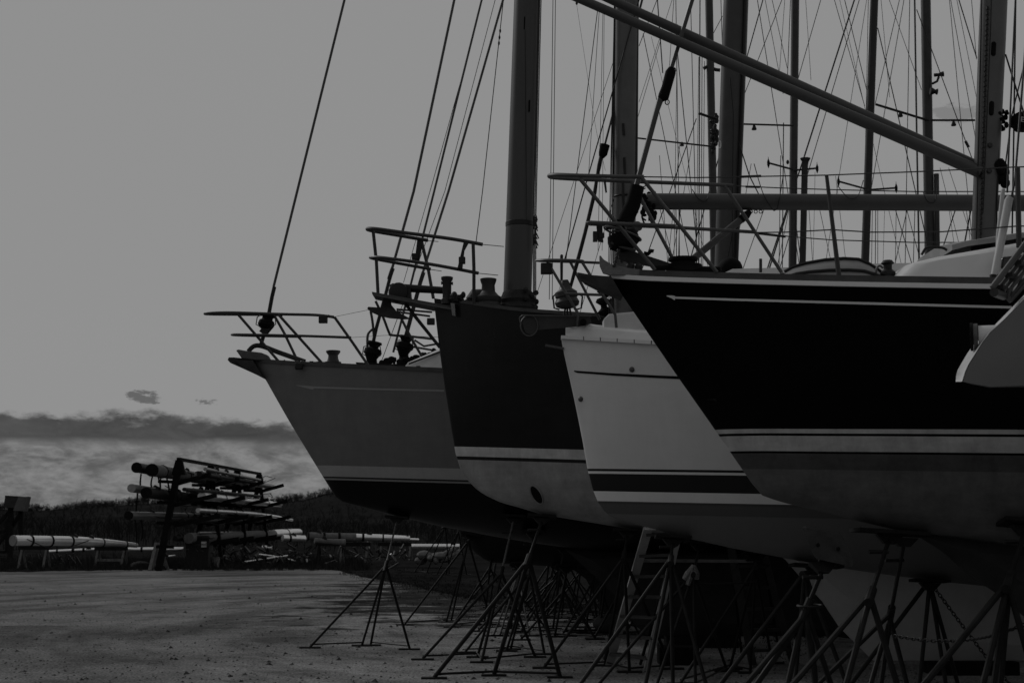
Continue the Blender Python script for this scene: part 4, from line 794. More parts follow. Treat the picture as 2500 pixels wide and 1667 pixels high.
# ------------------------------------------------------------------ jack stands
GJ = 'jack stands propping the yachts'
def foot(c, px, py, Y):
    """where the leg seen running from pixel c to (px,py) meets the yard at distance Y (pixel carried on when it leaves the frame)"""
    if Y is None: return G(px, py)
    yg = proj((0, Y, 0))[1]; x = c[0] + (px - c[0]) * (yg - c[1]) / (py - c[1]); return P(x, yg, Y)
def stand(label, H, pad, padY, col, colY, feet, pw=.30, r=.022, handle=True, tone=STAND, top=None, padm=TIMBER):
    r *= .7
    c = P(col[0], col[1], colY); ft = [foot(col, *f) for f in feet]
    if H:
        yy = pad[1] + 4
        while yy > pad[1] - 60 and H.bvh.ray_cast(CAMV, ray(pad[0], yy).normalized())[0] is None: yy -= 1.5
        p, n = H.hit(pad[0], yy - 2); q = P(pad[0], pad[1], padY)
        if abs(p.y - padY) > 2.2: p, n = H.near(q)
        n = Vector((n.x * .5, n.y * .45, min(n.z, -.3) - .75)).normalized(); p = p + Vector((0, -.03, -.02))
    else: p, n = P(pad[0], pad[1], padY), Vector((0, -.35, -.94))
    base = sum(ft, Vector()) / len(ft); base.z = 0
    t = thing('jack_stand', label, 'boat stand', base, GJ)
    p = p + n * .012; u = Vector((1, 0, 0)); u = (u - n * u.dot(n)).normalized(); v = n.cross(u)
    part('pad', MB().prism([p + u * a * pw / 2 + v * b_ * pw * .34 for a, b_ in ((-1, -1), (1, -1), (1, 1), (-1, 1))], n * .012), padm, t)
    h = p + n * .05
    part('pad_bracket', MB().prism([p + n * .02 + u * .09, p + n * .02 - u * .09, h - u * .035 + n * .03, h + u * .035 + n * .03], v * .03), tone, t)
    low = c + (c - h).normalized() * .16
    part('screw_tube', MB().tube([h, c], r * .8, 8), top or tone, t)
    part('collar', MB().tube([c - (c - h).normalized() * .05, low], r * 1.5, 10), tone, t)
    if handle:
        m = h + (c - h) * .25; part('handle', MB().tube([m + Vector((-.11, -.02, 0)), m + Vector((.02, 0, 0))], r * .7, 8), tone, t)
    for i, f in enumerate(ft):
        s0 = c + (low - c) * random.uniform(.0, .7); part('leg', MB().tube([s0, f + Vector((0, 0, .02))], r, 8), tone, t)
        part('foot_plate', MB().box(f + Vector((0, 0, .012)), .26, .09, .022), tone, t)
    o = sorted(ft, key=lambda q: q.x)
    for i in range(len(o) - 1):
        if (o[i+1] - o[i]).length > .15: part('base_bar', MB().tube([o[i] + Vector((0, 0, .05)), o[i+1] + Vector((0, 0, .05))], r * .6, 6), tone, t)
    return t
stand('dark stand alone at the left, under the black bottom of the grey sloop', hD, (970, 1268), 18.0, (943, 1376), 17.5, [(757, 1582, None), (884, 1577, None), (905, 1576, None), (1000, 1586, None)], top=RUST)
stand('dark stand on the gravel right behind the leftmost stand', hE, (1151, 1300), 21.6, (1144, 1320), 21.4, [(988, 1526, None), (1090, 1519, None), (1102, 1516, None), (1200, 1524, None)])
stand('stand with a pale bare screw tube and a pale collar, under the grey sloop', hD, (1254, 1254), 17.6, (1226, 1390), 16.6, [(1032, 1611, None), (1166, 1605, None), (1176, 1618, None), (1306, 1605, None)], top=RUST, r=.024)
stand('thick legged black stand in front, under the pale bottom of the dark ketch', hC, (1323, 1264), 15.0, (1291, 1362), 14.5, [(1060, 1657, None), (1206, 1650, None), (1367, 1655, None)], r=.032)
stand('stand half hidden behind the thick legged black stand', hD, (1302, 1290), 17.6, (1294, 1392), 17.2, [(1136, 1594, None), (1237, 1590, None), (1247, 1586, None), (1329, 1598, None)])
stand('stand left of the labelled stepladder, under the dark ketch', hC, (1532, 1301), 14.8, (1524, 1352), 14.6, [(1329, 1632, None), (1477, 1626, None), (1537, 1642, None), (1640, 1634, None)], r=.024)
stand('stand under the white sloop, its post passing right of the stepladder', hB, (1642, 1306), 12.0, (1638, 1362), 11.9, [(1423, 1665, 11.6), (1578, 1665, 11.7), (1643, 1667, 11.9), (1720, 1660, 11.6)], r=.024)
stand('stand with pale cloth wrapped round its collar', hC, (1706, 1336), 14.2, (1694, 1395), 14.0, [(1469, 1665, 13.7), (1607, 1665, 13.8), (1775, 1640, None), (1698, 1667, 13.9)], top=WIRE, handle=False)
stand('thin stand in front of the right stepladder', hC, (1847, 1340), 14.6, (1845, 1380), 14.4, [(1700, 1610, 14.2), (1782, 1634, None), (1832, 1644, None), (1885, 1620, None)])
stand('stand with a flat board pad and a long pale left leg, under the white sloop', hB, (1990, 1374), 11.8, (1966, 1400), 11.7, [(1767, 1665, 11.3), (1955, 1520, 11.6), (1993, 1667, 11.4), (2040, 1600, 11.5)], pw=.42, r=.026)
ps = stand('foreground stand under a tilted square plywood plate', None, (2008, 1362), 9.0, (1972, 1478), 9.0, [(1819, 1667, 8.5), (1845, 1667, 8.7), (1928, 1667, 8.8), (1995, 1667, 9.0), (2031, 1667, 9.2)], pw=.05, r=.026)
pl = MB().prism([P(x, y, Y) for x, y, Y in ((1959, 1287, 9.02), (1968, 1286, 9.02), (2052, 1303, 9.05), (2062, 1318, 9.03), (2083, 1372, 8.9), (2078, 1380, 8.88), (1992, 1361, 8.88), (1985, 1352, 8.9))], (0, .01, .006)); part('plywood_pad', pl, PLY, ps, smooth=0)
for x, y in ((1996, 1328), (2046, 1338), (2065, 1366)): part('bolt_hole', MB().lathe(P(x, y, 8.935), (0, -1, -.3), [(.012, 0), (.012, .012)], 10), CANVAS, ps)
part('collar_ring', MB().tube([P(1977, 1478, 9.0) + Vector((.075 * math.cos(t), .06 * math.sin(t), .004 * math.sin(t))) for t in np.linspace(0, 6.28, 21)], .009, 6), STAND, ps)
stand('foreground stand under the black sloop with a long narrow pad', hA, (2168, 1296), 8.9, (2128, 1446), 8.7, [(1967, 1636, 8.3), (2068, 1667, 8.4), (2190, 1660, 8.6)], pw=.46, r=.027)
stand('stand with a forked pad just right of the long narrow pad', hA, (2204, 1325), 10.0, (2176, 1490), 10.3, [(2000, 1667, 10.0), (2127, 1667, 10.0), (2152, 1667, 10.2), (2212, 1647, 10.3)], pw=.3, r=.026)
stand('stand before the pale keel, with a chain hanging from its collar', hB, (2267, 1405), 12.2, (2270, 1424), 12.2, [(1990, 1790, 11.8), (2246, 1667, 12.0), (2308, 1667, 12.1), (2337, 1667, 12.3)], r=.026, handle=False)
stand('foreground stand at the right edge of the picture', hA, (2497, 1262), 8.6, (2466, 1408), 8.6, [(2259, 1667, 8.2), (2402, 1667, 8.3), (2428, 1667, 8.5), (2443, 1667, 8.7), (2500, 1540, 8.6)], r=.028)
stand('thin far stand, first left of the small cluster beneath the dark cutter', hE, (1372, 1388), 22.0, (1366, 1405), 23.0, [(1275, 1480, 23.4), (1340, 1490, 23.6), (1390, 1480, 23.6)], r=.02)
stand('thin far stand in the middle of the cluster beneath the dark cutter', hE, (1452, 1392), 21.2, (1446, 1420), 20.6, [(1355, 1585, 20.2), (1430, 1538, 20.5), (1462, 1548, 20.6)], r=.022)
stand('thin far stand nearest the stepladder in the cluster beneath the dark cutter', hE, (1472, 1400), 21.4, (1469, 1432), 21.2, [(1400, 1545, 21.0), (1459, 1548, 21.0), (1500, 1540, 21.3)], r=.02)
stand('small far stand, left one of a pair seen past the grey sloop', None, (1100, 1270), 40, (1090, 1282), 40, [(1019, 1387, 44), (1047, 1387, 43), (1096, 1385, 43)], r=.025, handle=False)
stand('small far stand, right one of a pair seen past the grey sloop', None, (1128, 1270), 40, (1122, 1290), 40, [(1078, 1380, 42), (1098, 1372, 42), (1135, 1376, 42)], r=.025, handle=False)
stand('far stand seen between the two stands with pale collars', hE, (1268, 1384), 22.4, (1264, 1396), 23, [(1210, 1540, 20), (1225, 1538, 20), (1290, 1538, 20)], r=.02)
rs_ = random.Random(11)
for i in range(24):
    Y = rs_.uniform(19.5, 28); px = rs_.uniform(1180, 1560) if i < 17 else rs_.uniform(1600, 1960); h_ = rs_.uniform(.95, 1.35); X = (px - CX) / FPX * Y
    pt, cl = proj((X, Y, h_)), proj((X - .05, Y - .1, h_ - .32)); ft = [proj((X + a_, Y + b_, 0)) for a_, b_ in ((-.62, -.3), (-.15, .25), (.38, -.2))]
    stand('thin dark stand deep in the shadowed tangle beneath the far hulls', None, pt, Y, cl, Y - .1, [(x, y, None) for x, y in ft], r=.022, handle=False)
def chain(label, pts, r=.011):
    mb = MB(); q = curve(pts, 14); d = [0]
    for a_, b_ in zip(q, q[1:]): d.append(d[-1] + (b_ - a_).length)
    n = int(d[-1] / .034)
    for i in range(n):
        s_ = d[-1] * i / n; j = next(k_ for k_ in range(1, len(d)) if d[k_] >= s_); f = (s_ - d[j-1]) / max(d[j] - d[j-1], 1e-6); c = q[j-1] + (q[j] - q[j-1]) * f; t = (q[j] - q[j-1]).normalized()
        up = Vector((0, 0, 1)) if i % 2 else Vector((0, 1, 0)); s2 = t.cross(up).normalized()
        mb.tube([c + t * (.022 * math.cos(a_)) + s2 * (r * math.sin(a_)) for a_ in np.linspace(0, 6.283, 9)], .0045, 5, cap=False)
    return solo('safety_chain', mb, DARKFIT, label, 'chain', 'chains between the jack stands')
chain('chain sagging level between two foreground stands, across the pale keel', [P(2186, 1552, 10.2), P(2256, 1562, 9.9), P(2310, 1564, 9.7), P(2365, 1561, 9.4), P(2425, 1551, 9.0), P(2480, 1532, 8.7), P(2510, 1520, 8.6)])
chain('chain running slantwise down across the pale keel to the ground', [P(2284, 1438, 12.2), P(2345, 1520, 12.3), P(2410, 1605, 12.4), P(2470, 1675, 12.5)], .013)
solo('tie_rope', MB().tube(curve([P(1650, 1418, 13.9), P(1730, 1424, 14.1), P(1845, 1420, 14.3)]), .009, 6), ROPE, 'dark rope tied between the cloth wrapped stand and the thin stand', 'rope')
cw = MB()
for l in ([(1693, 1378), (1688, 1398), (1679, 1428)], [(1692, 1382), (1680, 1400), (1670, 1414)], [(1694, 1380), (1700, 1400), (1701, 1414)]): cw.tube([P(x, y, 13.93) for x, y in l], [.02, .035, .024], 8)
solo('cloth_wrapping', cw, mat('pale_cloth', .16, .9, .1, var=.5, scale=25, bump=.5), 'pale rag tied round the collar of a stand under the white sloop', 'rag')
# ------------------------------------------------------------------ stepladders, plank, blocks
def ladder(label, tl, bl, tr_, br, tY, bY, steps, m):
    a0, a1, b0, b1 = P(*tl, tY), G(*bl), P(*tr_, tY), G(*br)
    t = thing('stepladder', label, 'ladder', (a1 + b1) / 2, 'stepladders among the stands')
    part('rail', MB().bar(a1, a0, .035, .088, (1, 0, 0)), m, t); part('rail', MB().bar(b1, b0, .035, .07, (1, 0, 0)), m, t)
    for i in range(steps):
        f = (i + .7) / steps; part('tread', MB().bar(a1.lerp(a0, f), b1.lerp(b0, f), .09, .03), mat('ladder_tread', .05, .7, .2), t)
    back = Vector((0, .75, 0)); hinge = Vector((0, .05, 0))
    for p0, p1 in ((a0, a1), (b0, b1)): part('rear_leg', MB().bar(p0.lerp(p1, .08) + hinge, p1 + back, .035, .025, (1, 0, 0)), TIMBER, t)
    part('rear_brace', MB().bar(a1.lerp(a0, .3) + back * .7, b1.lerp(b0, .3) + back * .7, .03, .02), TIMBER, t)
    part('ladder_top', MB().bar(a0, b0, .2, .03), m, t)
    return t, a0, a1
LM = mat('ladder_rail', .30, .6, .3, var=.2)
lt, a0, a1 = ladder('stepladder with pale paper labels down its left rail', (1582, 1290), (1486, 1626), (1660, 1285), (1578, 1640), 14.4, None, 7, LM)
for f0, f1 in ((.93, .995), (.80, .87), (.56, .66)):
    rl_ = [o for o in lt.children if o.name.startswith('rail')][0]
    part('label_sticker', MB().bar(a1.lerp(a0, f0) + Vector((0, -.02, 0)), a1.lerp(a0, f1) + Vector((0, -.02, 0)), .004, .055, (1, 0, 0)), STICK, rl_)
ladder('dim stepladder behind the thin stand, leaning right', (1780, 1310), (1838, 1622), (1855, 1310), (1935, 1618), 15.0, None, 6, mat('ladder_dim', .07, .7, .2))
solo('scaffold_plank', MB().bar(P(1570, 1368, 14.95), P(1836, 1369, 14.95), .16, .03), PALE_T, 'pale plank bridging the two stepladders', 'plank', smooth=0)
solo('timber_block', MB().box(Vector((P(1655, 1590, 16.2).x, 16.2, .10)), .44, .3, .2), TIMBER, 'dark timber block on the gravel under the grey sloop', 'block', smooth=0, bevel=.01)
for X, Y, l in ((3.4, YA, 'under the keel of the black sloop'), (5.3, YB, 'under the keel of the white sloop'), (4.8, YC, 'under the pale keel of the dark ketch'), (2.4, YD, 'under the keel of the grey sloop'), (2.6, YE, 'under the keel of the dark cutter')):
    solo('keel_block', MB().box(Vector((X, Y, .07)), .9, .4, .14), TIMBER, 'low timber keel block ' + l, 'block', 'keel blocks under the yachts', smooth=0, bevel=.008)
solo('fender', MB().ball(Vector((P(1488, 1490, 20.5).x, 20.5, .14)), .24, .14, .14, 14, 9), mat('fender_grey', .04, .6, .2), 'rounded grey fender lying on the ground beyond the labelled stepladder', 'fender')
# ------------------------------------------------------------------ yard floor
def ground_mat(name, c, scale, var, bump, patch=False, spec=0.0):
    m = bpy.data.materials.new(name); m.use_nodes = True; t = m.node_tree; b = t.nodes['Principled BSDF']; b.inputs['Roughness'].default_value = .95; b.inputs['Specular IOR Level'].default_value = spec
    n = lambda ty, **k: (lambda q: [setattr(q, x, y) for x, y in k.items()] and q or q)(t.nodes.new(ty))
    tcn = n('ShaderNodeTexCoord'); vals = []
    for sc, st, lo, hi, det in ((34, (1, 1, 1), .5, 1.5, 2), (scale, (.8, .9, 1), 1 - var, 1 + var * .6, 8), (scale * .22, (.9, .8, 1), 1 - var * .35, 1 + var * .3, 6), (scale * 6, (1, 1, 1), 1 - var * .5, 1 + var * .5, 5)):
        mp = n('ShaderNodeMapping'); mp.inputs['Scale'].default_value = st; mp.inputs['Rotation'].default_value = (0, 0, .25); t.links.new(tcn.outputs['Object'], mp.inputs[0])
        no = n('ShaderNodeTexNoise'); no.inputs['Scale'].default_value = sc; no.inputs['Detail'].default_value = det; no.inputs['Roughness'].default_value = .65; t.links.new(mp.outputs[0], no.inputs['Vector'])
        r = n('ShaderNodeMapRange'); r.inputs[1].default_value = .33; r.inputs[2].default_value = .67; r.inputs[3].default_value = lo; r.inputs[4].default_value = hi; t.links.new(no.outputs[0], r.inputs[0]); vals.append(r.outputs[0])
    v = vals[0]
    for q in vals[1:]:
        k = n('ShaderNodeMath', operation='MULTIPLY'); t.links.new(v, k.inputs[0]); t.links.new(q, k.inputs[1]); v = k.outputs[0]
    k = n('ShaderNodeMath', operation='MULTIPLY'); t.links.new(v, k.inputs[0]); k.inputs[1].default_value = c
    if patch:      # wheel tracks sweeping round the yard: worn damp ruts on arcs
        sx_ = n('ShaderNodeVectorMath', operation='SUBTRACT'); t.links.new(tcn.outputs['Object'], sx_.inputs[0]); sx_.inputs[1].default_value = (5, 22, 0)
        ln = n('ShaderNodeVectorMath', operation='LENGTH'); t.links.new(sx_.outputs[0], ln.inputs[0]); s4 = n('ShaderNodeSeparateXYZ'); t.links.new(sx_.outputs[0], s4.inputs[0])
        an_ = n('ShaderNodeMath', operation='ARCTAN2'); t.links.new(s4.outputs[1], an_.inputs[0]); t.links.new(s4.outputs[0], an_.inputs[1])
        c5 = n('ShaderNodeCombineXYZ'); t.links.new(ln.outputs['Value'], c5.inputs[0]); t.links.new(an_.outputs[0], c5.inputs[1])
        m5 = n('ShaderNodeMapping'); m5.inputs['Scale'].default_value = (1.0, 2.4, 1); t.links.new(c5.outputs[0], m5.inputs[0])
        n5 = n('ShaderNodeTexNoise'); n5.inputs['Scale'].default_value = .75; n5.inputs['Detail'].default_value = 9; n5.inputs['Roughness'].default_value = .6; t.links.new(m5.outputs[0], n5.inputs['Vector'])
        r5 = n('ShaderNodeMapRange', interpolation_type='SMOOTHSTEP'); r5.inputs[1].default_value = .36; r5.inputs[2].default_value = .56; r5.inputs[3].default_value = .60; r5.inputs[4].default_value = 1.08; t.links.new(n5.outputs[0], r5.inputs[0])
        s6 = n('ShaderNodeSeparateXYZ'); t.links.new(tcn.outputs['Object'], s6.inputs[0])
        r6 = n('ShaderNodeMapRange', interpolation_type='SMOOTHSTEP'); r6.inputs[1].default_value = -4.6; r6.inputs[2].default_value = -1.5; r6.inputs[3].default_value = .78; r6.inputs[4].default_value = 1.12; t.links.new(s6.outputs[0], r6.inputs[0])   # lane painted darker, berth paler, to balance open sun against the hulls' shade
        k5 = n('ShaderNodeMath', operation='MULTIPLY'); t.links.new(k.outputs[0], k5.inputs[0]); t.links.new(r5.outputs[0], k5.inputs[1]); k6 = n('ShaderNodeMath', operation='MULTIPLY'); t.links.new(k5.outputs[0], k6.inputs[0]); t.links.new(r6.outputs[0], k6.inputs[1]); k = k6
    if patch:      # turf breaking through the gravel towards the back right
        sp3 = n('ShaderNodeSeparateXYZ'); t.links.new(tcn.outputs['Object'], sp3.inputs[0]); W2 = []
        for o_, a_, b_ in ((1, 14, 30), (0, -7, -1)):
            r = n('ShaderNodeMapRange', interpolation_type='SMOOTHSTEP'); r.inputs[1].default_value = a_; r.inputs[2].default_value = b_; t.links.new(sp3.outputs[o_], r.inputs[0]); W2.append(r.outputs[0])
        w2 = n('ShaderNodeMath', operation='MULTIPLY'); t.links.new(W2[0], w2.inputs[0]); t.links.new(W2[1], w2.inputs[1])
        mp = n('ShaderNodeMapping'); mp.inputs['Scale'].default_value = (.8, 1.3, 1); t.links.new(tcn.outputs['Object'], mp.inputs[0])
        no = n('ShaderNodeTexNoise'); no.inputs['Scale'].default_value = 1.1; no.inputs['Detail'].default_value = 8; no.inputs['Roughness'].default_value = .7; t.links.new(mp.outputs[0], no.inputs['Vector'])
        th = n('ShaderNodeMath', operation='MULTIPLY_ADD'); t.links.new(w2.outputs[0], th.inputs[0]); th.inputs[1].default_value = .36; t.links.new(no.outputs[0], th.inputs[2])
        r = n('ShaderNodeMapRange', interpolation_type='SMOOTHSTEP'); r.inputs[1].default_value = .66; r.inputs[2].default_value = .78; r.inputs[3].default_value = 1; r.inputs[4].default_value = .16; t.links.new(th.outputs[0], r.inputs[0])
        kk = n('ShaderNodeMath', operation='MULTIPLY'); t.links.new(k.outputs[0], kk.inputs[0]); t.links.new(r.outputs[0], kk.inputs[1]); k = kk
    cc = n('ShaderNodeCombineColor')
    for i in range(3): t.links.new(k.outputs[0], cc.inputs[i])
    t.links.new(cc.outputs[0], b.inputs['Base Color'])
    no = n('ShaderNodeTexNoise'); no.inputs['Scale'].default_value = 38; no.inputs['Detail'].default_value = 5; t.links.new(tcn.outputs['Object'], no.inputs['Vector'])
    bp = n('ShaderNodeBump'); bp.inputs['Strength'].default_value = bump; bp.inputs['Distance'].default_value = .03; t.links.new(no.outputs[0], bp.inputs['Height']); t.links.new(bp.outputs[0], b.inputs['Normal'])
    return m
gm = MB(); gm.add([(-900, -60, 0), (900, -60, 0), (900, 1500, 0), (-900, 1500, 0)], [(0, 1, 2, 3)])
tag(part('ground', gm, ground_mat('dark_turf', .018, .8, .5, .6), smooth=0), kind='structure')
rnd = random.Random(3)
edge_px = [(-260, 1399), (0, 1397), (300, 1391), (500, 1389), (690, 1387), (800, 1390), (832, 1394), (880, 1407), (930, 1416), (980, 1423), (1030, 1437), (1080, 1447), (1150, 1462), (1230, 1478), (1330, 1487), (1450, 1500), (1600, 1520), (1800, 1545), (2100, 1560), (2600, 1575)]
pts = []
for (x0, y0), (x1, y1) in zip(edge_px, edge_px[1:]):
    nn_ = max(2, int((x1 - x0) / 9)) if x0 >= 690 else 12
    for i in range(nn_):
        f = i / nn_; q = G(x0 + (x1 - x0) * f, y0 + (y1 - y0) * f); jit = .25 if x0 < 690 else .0 if x0 < 800 else .12
        pts.append(Vector((q.x, q.y + rnd.uniform(-jit, jit) * 2, .004)))
gy = MB(); near = [Vector((14, 4, .004)), Vector((14, -20, .004)), Vector((-40, -20, .004)), Vector((-40, 30, .004))]
gy.add(pts + near, [tuple(range(len(pts) + 4))])
tag(part('gravel_yard', gy, ground_mat('gravel', .23, .55, .34, 1.0, True), smooth=0), kind='structure')
# loose stones, dark scraps, turf and patches of bare gravel along the ragged border
st = MB()
for i in range(7500):
    Y = 12.5 + 26 * rnd.random() ** 1.8; x = rnd.uniform(-.38, .30) * Y; r = rnd.uniform(.006, .022) * (2.2 if rnd.random() < .04 else 1)
    a = rnd.random() * 6.28; pz = [Vector((x + r * math.cos(a + k * 2.1) * rnd.uniform(.7, 1.3), Y + r * math.sin(a + k * 2.1) * rnd.uniform(.7, 1.3), .003)) for k in range(3)]
    st.add(pz + [Vector((x, Y, r * rnd.uniform(.5, 1.0)))], [(0, 1, 3), (1, 2, 3), (2, 0, 3)])
tag(part('gravel_stones', st, mat('stone', .05, .9, .1, var=.6, scale=3), smooth=0), kind='stuff')
gr = MB()
def tuft(x, y, h, n):
    for _ in range(n):
        a = rnd.random() * 6.28; b0 = Vector((x + rnd.uniform(-.09, .09), y + rnd.uniform(-.09, .09), 0)); hh = h * rnd.uniform(.4, 1.1); wd = .003 + .003 * rnd.random() + y * .00008
        tip = b0 + Vector((math.cos(a) * hh * .5, math.sin(a) * hh * .5, hh)); s_ = Vector((wd, 0, 0)); gr.add([b0 - s_, b0 + s_, tip], [(0, 1, 2)])
for _ in range(2300):
    px, py = rnd.uniform(-250, 900), rnd.uniform(1366, 1393); q = G(px, py); tuft(q.x, q.y, .20 if rnd.random() < .85 else .5, 7)
for _ in range(2600):
    px = rnd.uniform(830, 2000); yl = np.interp(px, [e_[0] for e_ in edge_px], [e_[1] for e_ in edge_px]); py = yl + rnd.uniform(-60, 12) * rnd.random() + (rnd.random() < .12) * rnd.uniform(0, 60)
    if py < 1372: continue
    q = G(px, py); tuft(q.x, q.y, .05, 5)
tag(part('grass', gr, mat('winter_grass', .022, .9, .1, var=.5, scale=2), smooth=0), kind='stuff')
# wooded rise
hl = MB(); rows = []
prof_px = [(-400, 1228), (0, 1226), (102, 1228), (204, 1222), (306, 1214), (420, 1208), (560, 1206), (677, 1208), (748, 1203), (800, 1186), (900, 1176), (1100, 1180), (1600, 1190), (2900, 1200)]
YW = 430.0
def hill_top(px): return np.interp(px, [q[0] for q in prof_px], [q[1] for q in prof_px])
def hz(px): return P(px, hill_top(px) + 18, YW).z
for i in range(120):
    px = -500 + 3500 * i / 119; zt = hz(px); x = (px - CX) / FPX
    rows.append([Vector((x * y, y, z)) for y, z in ((YW - 190, -.05), (YW - 120, zt * .22), (YW - 50, zt * .68), (YW, zt), (YW + 120, zt * .9), (YW + 300, -.05))])
hl.grid(rows); tag(part('hill', hl, ground_mat('woodland_floor', .019, .05, .35, .8), smooth=60), kind='structure')
wd = MB()
def twig(a, d, ln, wdt, dep):
    b_ = a + d * ln; s_ = Vector((wdt, 0, 0)); wd.add([a - s_, a + s_, b_ + s_ * .45, b_ - s_ * .45], [(0, 1, 2, 3)])
    if dep:
        for _ in range(4):
            f = rnd.uniform(.3, 1); nd = (d + Vector((rnd.uniform(-1.2, 1.2), rnd.uniform(-.2, .2), rnd.uniform(-.4, .4)))).normalized(); twig(a + (b_ - a) * f, nd, ln * rnd.uniform(.4, .62), wdt * .62, dep - 1)
def wave(px): return .5 + .5 * math.sin(px * .043 + 1.7 * math.sin(px * .011)) * math.sin(px * .017 + 2)
for i in range(2700):
    ridge = i < 1800
    px = rnd.uniform(-60, 900) if i % 5 and i % 4 else rnd.uniform(-480, -60) if i % 4 == 0 else rnd.uniform(900, 2560)
    Y = YW - 14 + rnd.uniform(0, 24) if ridge else rnd.uniform(YW - 190, YW - 20)
    zt = hz(px); z = np.interp(Y, [YW - 190, YW - 120, YW - 50, YW], [0, .22 * zt, .68 * zt, zt]); h = (rnd.uniform(2.6, 3.9) + 1.3 * wave(px) * (px < 900)) if ridge else rnd.uniform(3, 5)
    twig(Vector(((px - CX) / FPX * Y, Y, z - 1.4)), Vector((rnd.uniform(-.1, .1), 0, 1)), h * .52, .06 if ridge else .05, 3 if ridge else 2)
for i in range(1500):   # bare scrub on the flat before it
    px = rnd.uniform(-400, 1500); Y = rnd.uniform(70, 200); twig(Vector(((px - CX) / FPX * Y, Y, -.1)), Vector((rnd.uniform(-.15, .15), 0, 1)), rnd.uniform(.4, .8) * (.5 + Y / 110), .012 + Y * .00012, 2)
tag(part('wood', wd, mat('bare_twigs', .018, .95, .05, var=.5, scale=.3), smooth=0), kind='stuff')
# ------------------------------------------------------------------ spar rack
XR = -10.55
RK = thing('spar_rack', 'dark cantilever rack stacked with masts at the far edge of the gravel', 'rack', (XR, 52, 0))
RM = mat('rack_steel', .006, .8, .1, var=.4)
ys = [45.2, 50.0, 54.8, 59.6]
for i, y in enumerate(ys):
    tz = 3.45
    part('upright', MB().bar((XR - .55, y, 0), (XR + .02, y, tz), .19 if i == 0 else .15, .19 if i == 0 else .15, (0, 1, 0)), RM, RK)
    if i: part('upright', MB().bar((XR + .45, y + .1, 0), (XR + .0, y + .1, tz - .1), .13, .13, (0, 1, 0)), RM, RK)
    part('upright_cap', MB().prism([(XR - .22, y, tz - .45), (XR + .22, y, tz - .45), (XR + .1, y, tz + .02), (XR - .1, y, tz + .02)], (0, .08, 0)), RM, RK)
    for z, xt in ((2.78, -9.5), (2.12, -9.3), (1.48, -9.15), (.74, -8.95)):
        ya = y + (2.1 if i == 0 and z < 1 else 0); part('arm', MB().bar((XR - .1, ya + .05, z - .06), (xt, ya - .2, z + .24), .10, .13), RM, RK)
        part('arm', MB().bar((XR - .1, y + .05, z), (XR - .65, y, z + .02), .08, .10), RM, RK)
part('top_beam', MB().bar((XR, 45.1, 3.5), (XR, 59.8, 3.5), .12, .1), RM, RK)
GS = 'masts and spars stored in the yard'
def spar(label, a, b, ra, rb, m, end=None, wraps=0, flat=1.0, bend=0.0, hang=0):
    a, b = Vector(a), Vector(b); mb = MB(); n = 14
    mid = [a.lerp(b, i / 8) + Vector((0, 0, -bend * (i / 8) ** 3)) for i in range(9)]; rs = [ra + (rb - ra) * max(0, (i / 8 - .55) / .45) for i in range(9)]
    mb.tube(mid, rs, n); c = sum(mb.v, Vector()) / len(mb.v)
    t = thing('spar', label, 'spar', Vector((c.x, c.y, min(a.z, b.z) - ra)), GS); part('tube', mb, m, t)
    if end: part('end_cap', MB().tube([a - (b - a).normalized() * .02, a + (b - a).normalized() * .03], ra * 1.06, n), end, t)
    for k in range(wraps):
        lw = rnd.uniform(.015, .05)
        f = (k + .3 + .5 * rnd.random()) / (wraps + .3); p = a.lerp(b, f) + Vector((0, 0, -bend * f ** 3)); d = (b - a).normalized(); r = (ra + (rb - ra) * max(0, (f - .55) / .45)) * 1.12
        part('lashing', MB().tube([p - d * lw, p, p + d * lw], [r * .98, r * 1.04, r * .98], 10), CANVAS, t)
    L_ = (b - a).length
    for k in range(2 if L_ > 3 else 1):
        f = rnd.uniform(.08, .9); p = a.lerp(b, f) + Vector((0, 0, -bend * f ** 3 + (ra + (rb - ra) * max(0, (f - .55) / .45)) * .95)); part('mast_fitting', MB().prism([p + Vector((u_, -.04, v_)) for u_, v_ in ((-.09, -.03), (.09, -.03), (.06, .05), (-.02, .09), (-.07, .04))], (0, .03, 0)), DARKFIT, t)
    if L_ > 3:
        f0 = rnd.uniform(.05, .3); f1 = f0 + rnd.uniform(.25, .6); q0, q1 = [a.lerp(b, f_) + Vector((ra * .7, -ra * .7, ra * .3 - bend * f_ ** 3)) for f_ in (f0, f1)]
        part('draped_line', MB().tube(curve([q0, q0.lerp(q1, .35) + Vector((.03, -.05, -ra * rnd.uniform(.6, 2))), q0.lerp(q1, .7) + Vector((.02, -.04, -ra * rnd.uniform(.2, 1.5))), q1], 4), .014, 5), ROPE, t)
    for k in range(hang):
        p = a.lerp(b, .04 + .06 * k) + Vector((rnd.uniform(-.05, .05), 0, -ra)); part('hanging_line', MB().tube(curve([p, p + Vector((rnd.uniform(-.05, .08), 0, -.3)), p + Vector((rnd.uniform(-.05, .12), 0, -rnd.uniform(.4, .75)))], 3), [.03, .028, .03, .032, .03, .026, .012], 6), CANVAS, t)
    return t
BLK = mat('spar_black', .012, .6, .15); 
spar('black capped mast end sticking out left on the top tier of the rack', (-11.42, 43.4, 3.17), (-11.5, 62, 3.02), .155, .12, BLK, CANVAS, 1, hang=3)
spar('canvas wrapped mast on the top tier of the rack, beside the main upright', (-11.0, 43.6, 3.10), (-11.0, 62, 2.98), .19, .14, SAIL, CANVAS, 5, hang=3)
spar('pale mast on the top tier behind the uprights of the rack', (-10.25, 46.6, 3.05), (-10.3, 61.5, 3.0), .13, .11, ALU_D, None, 3)
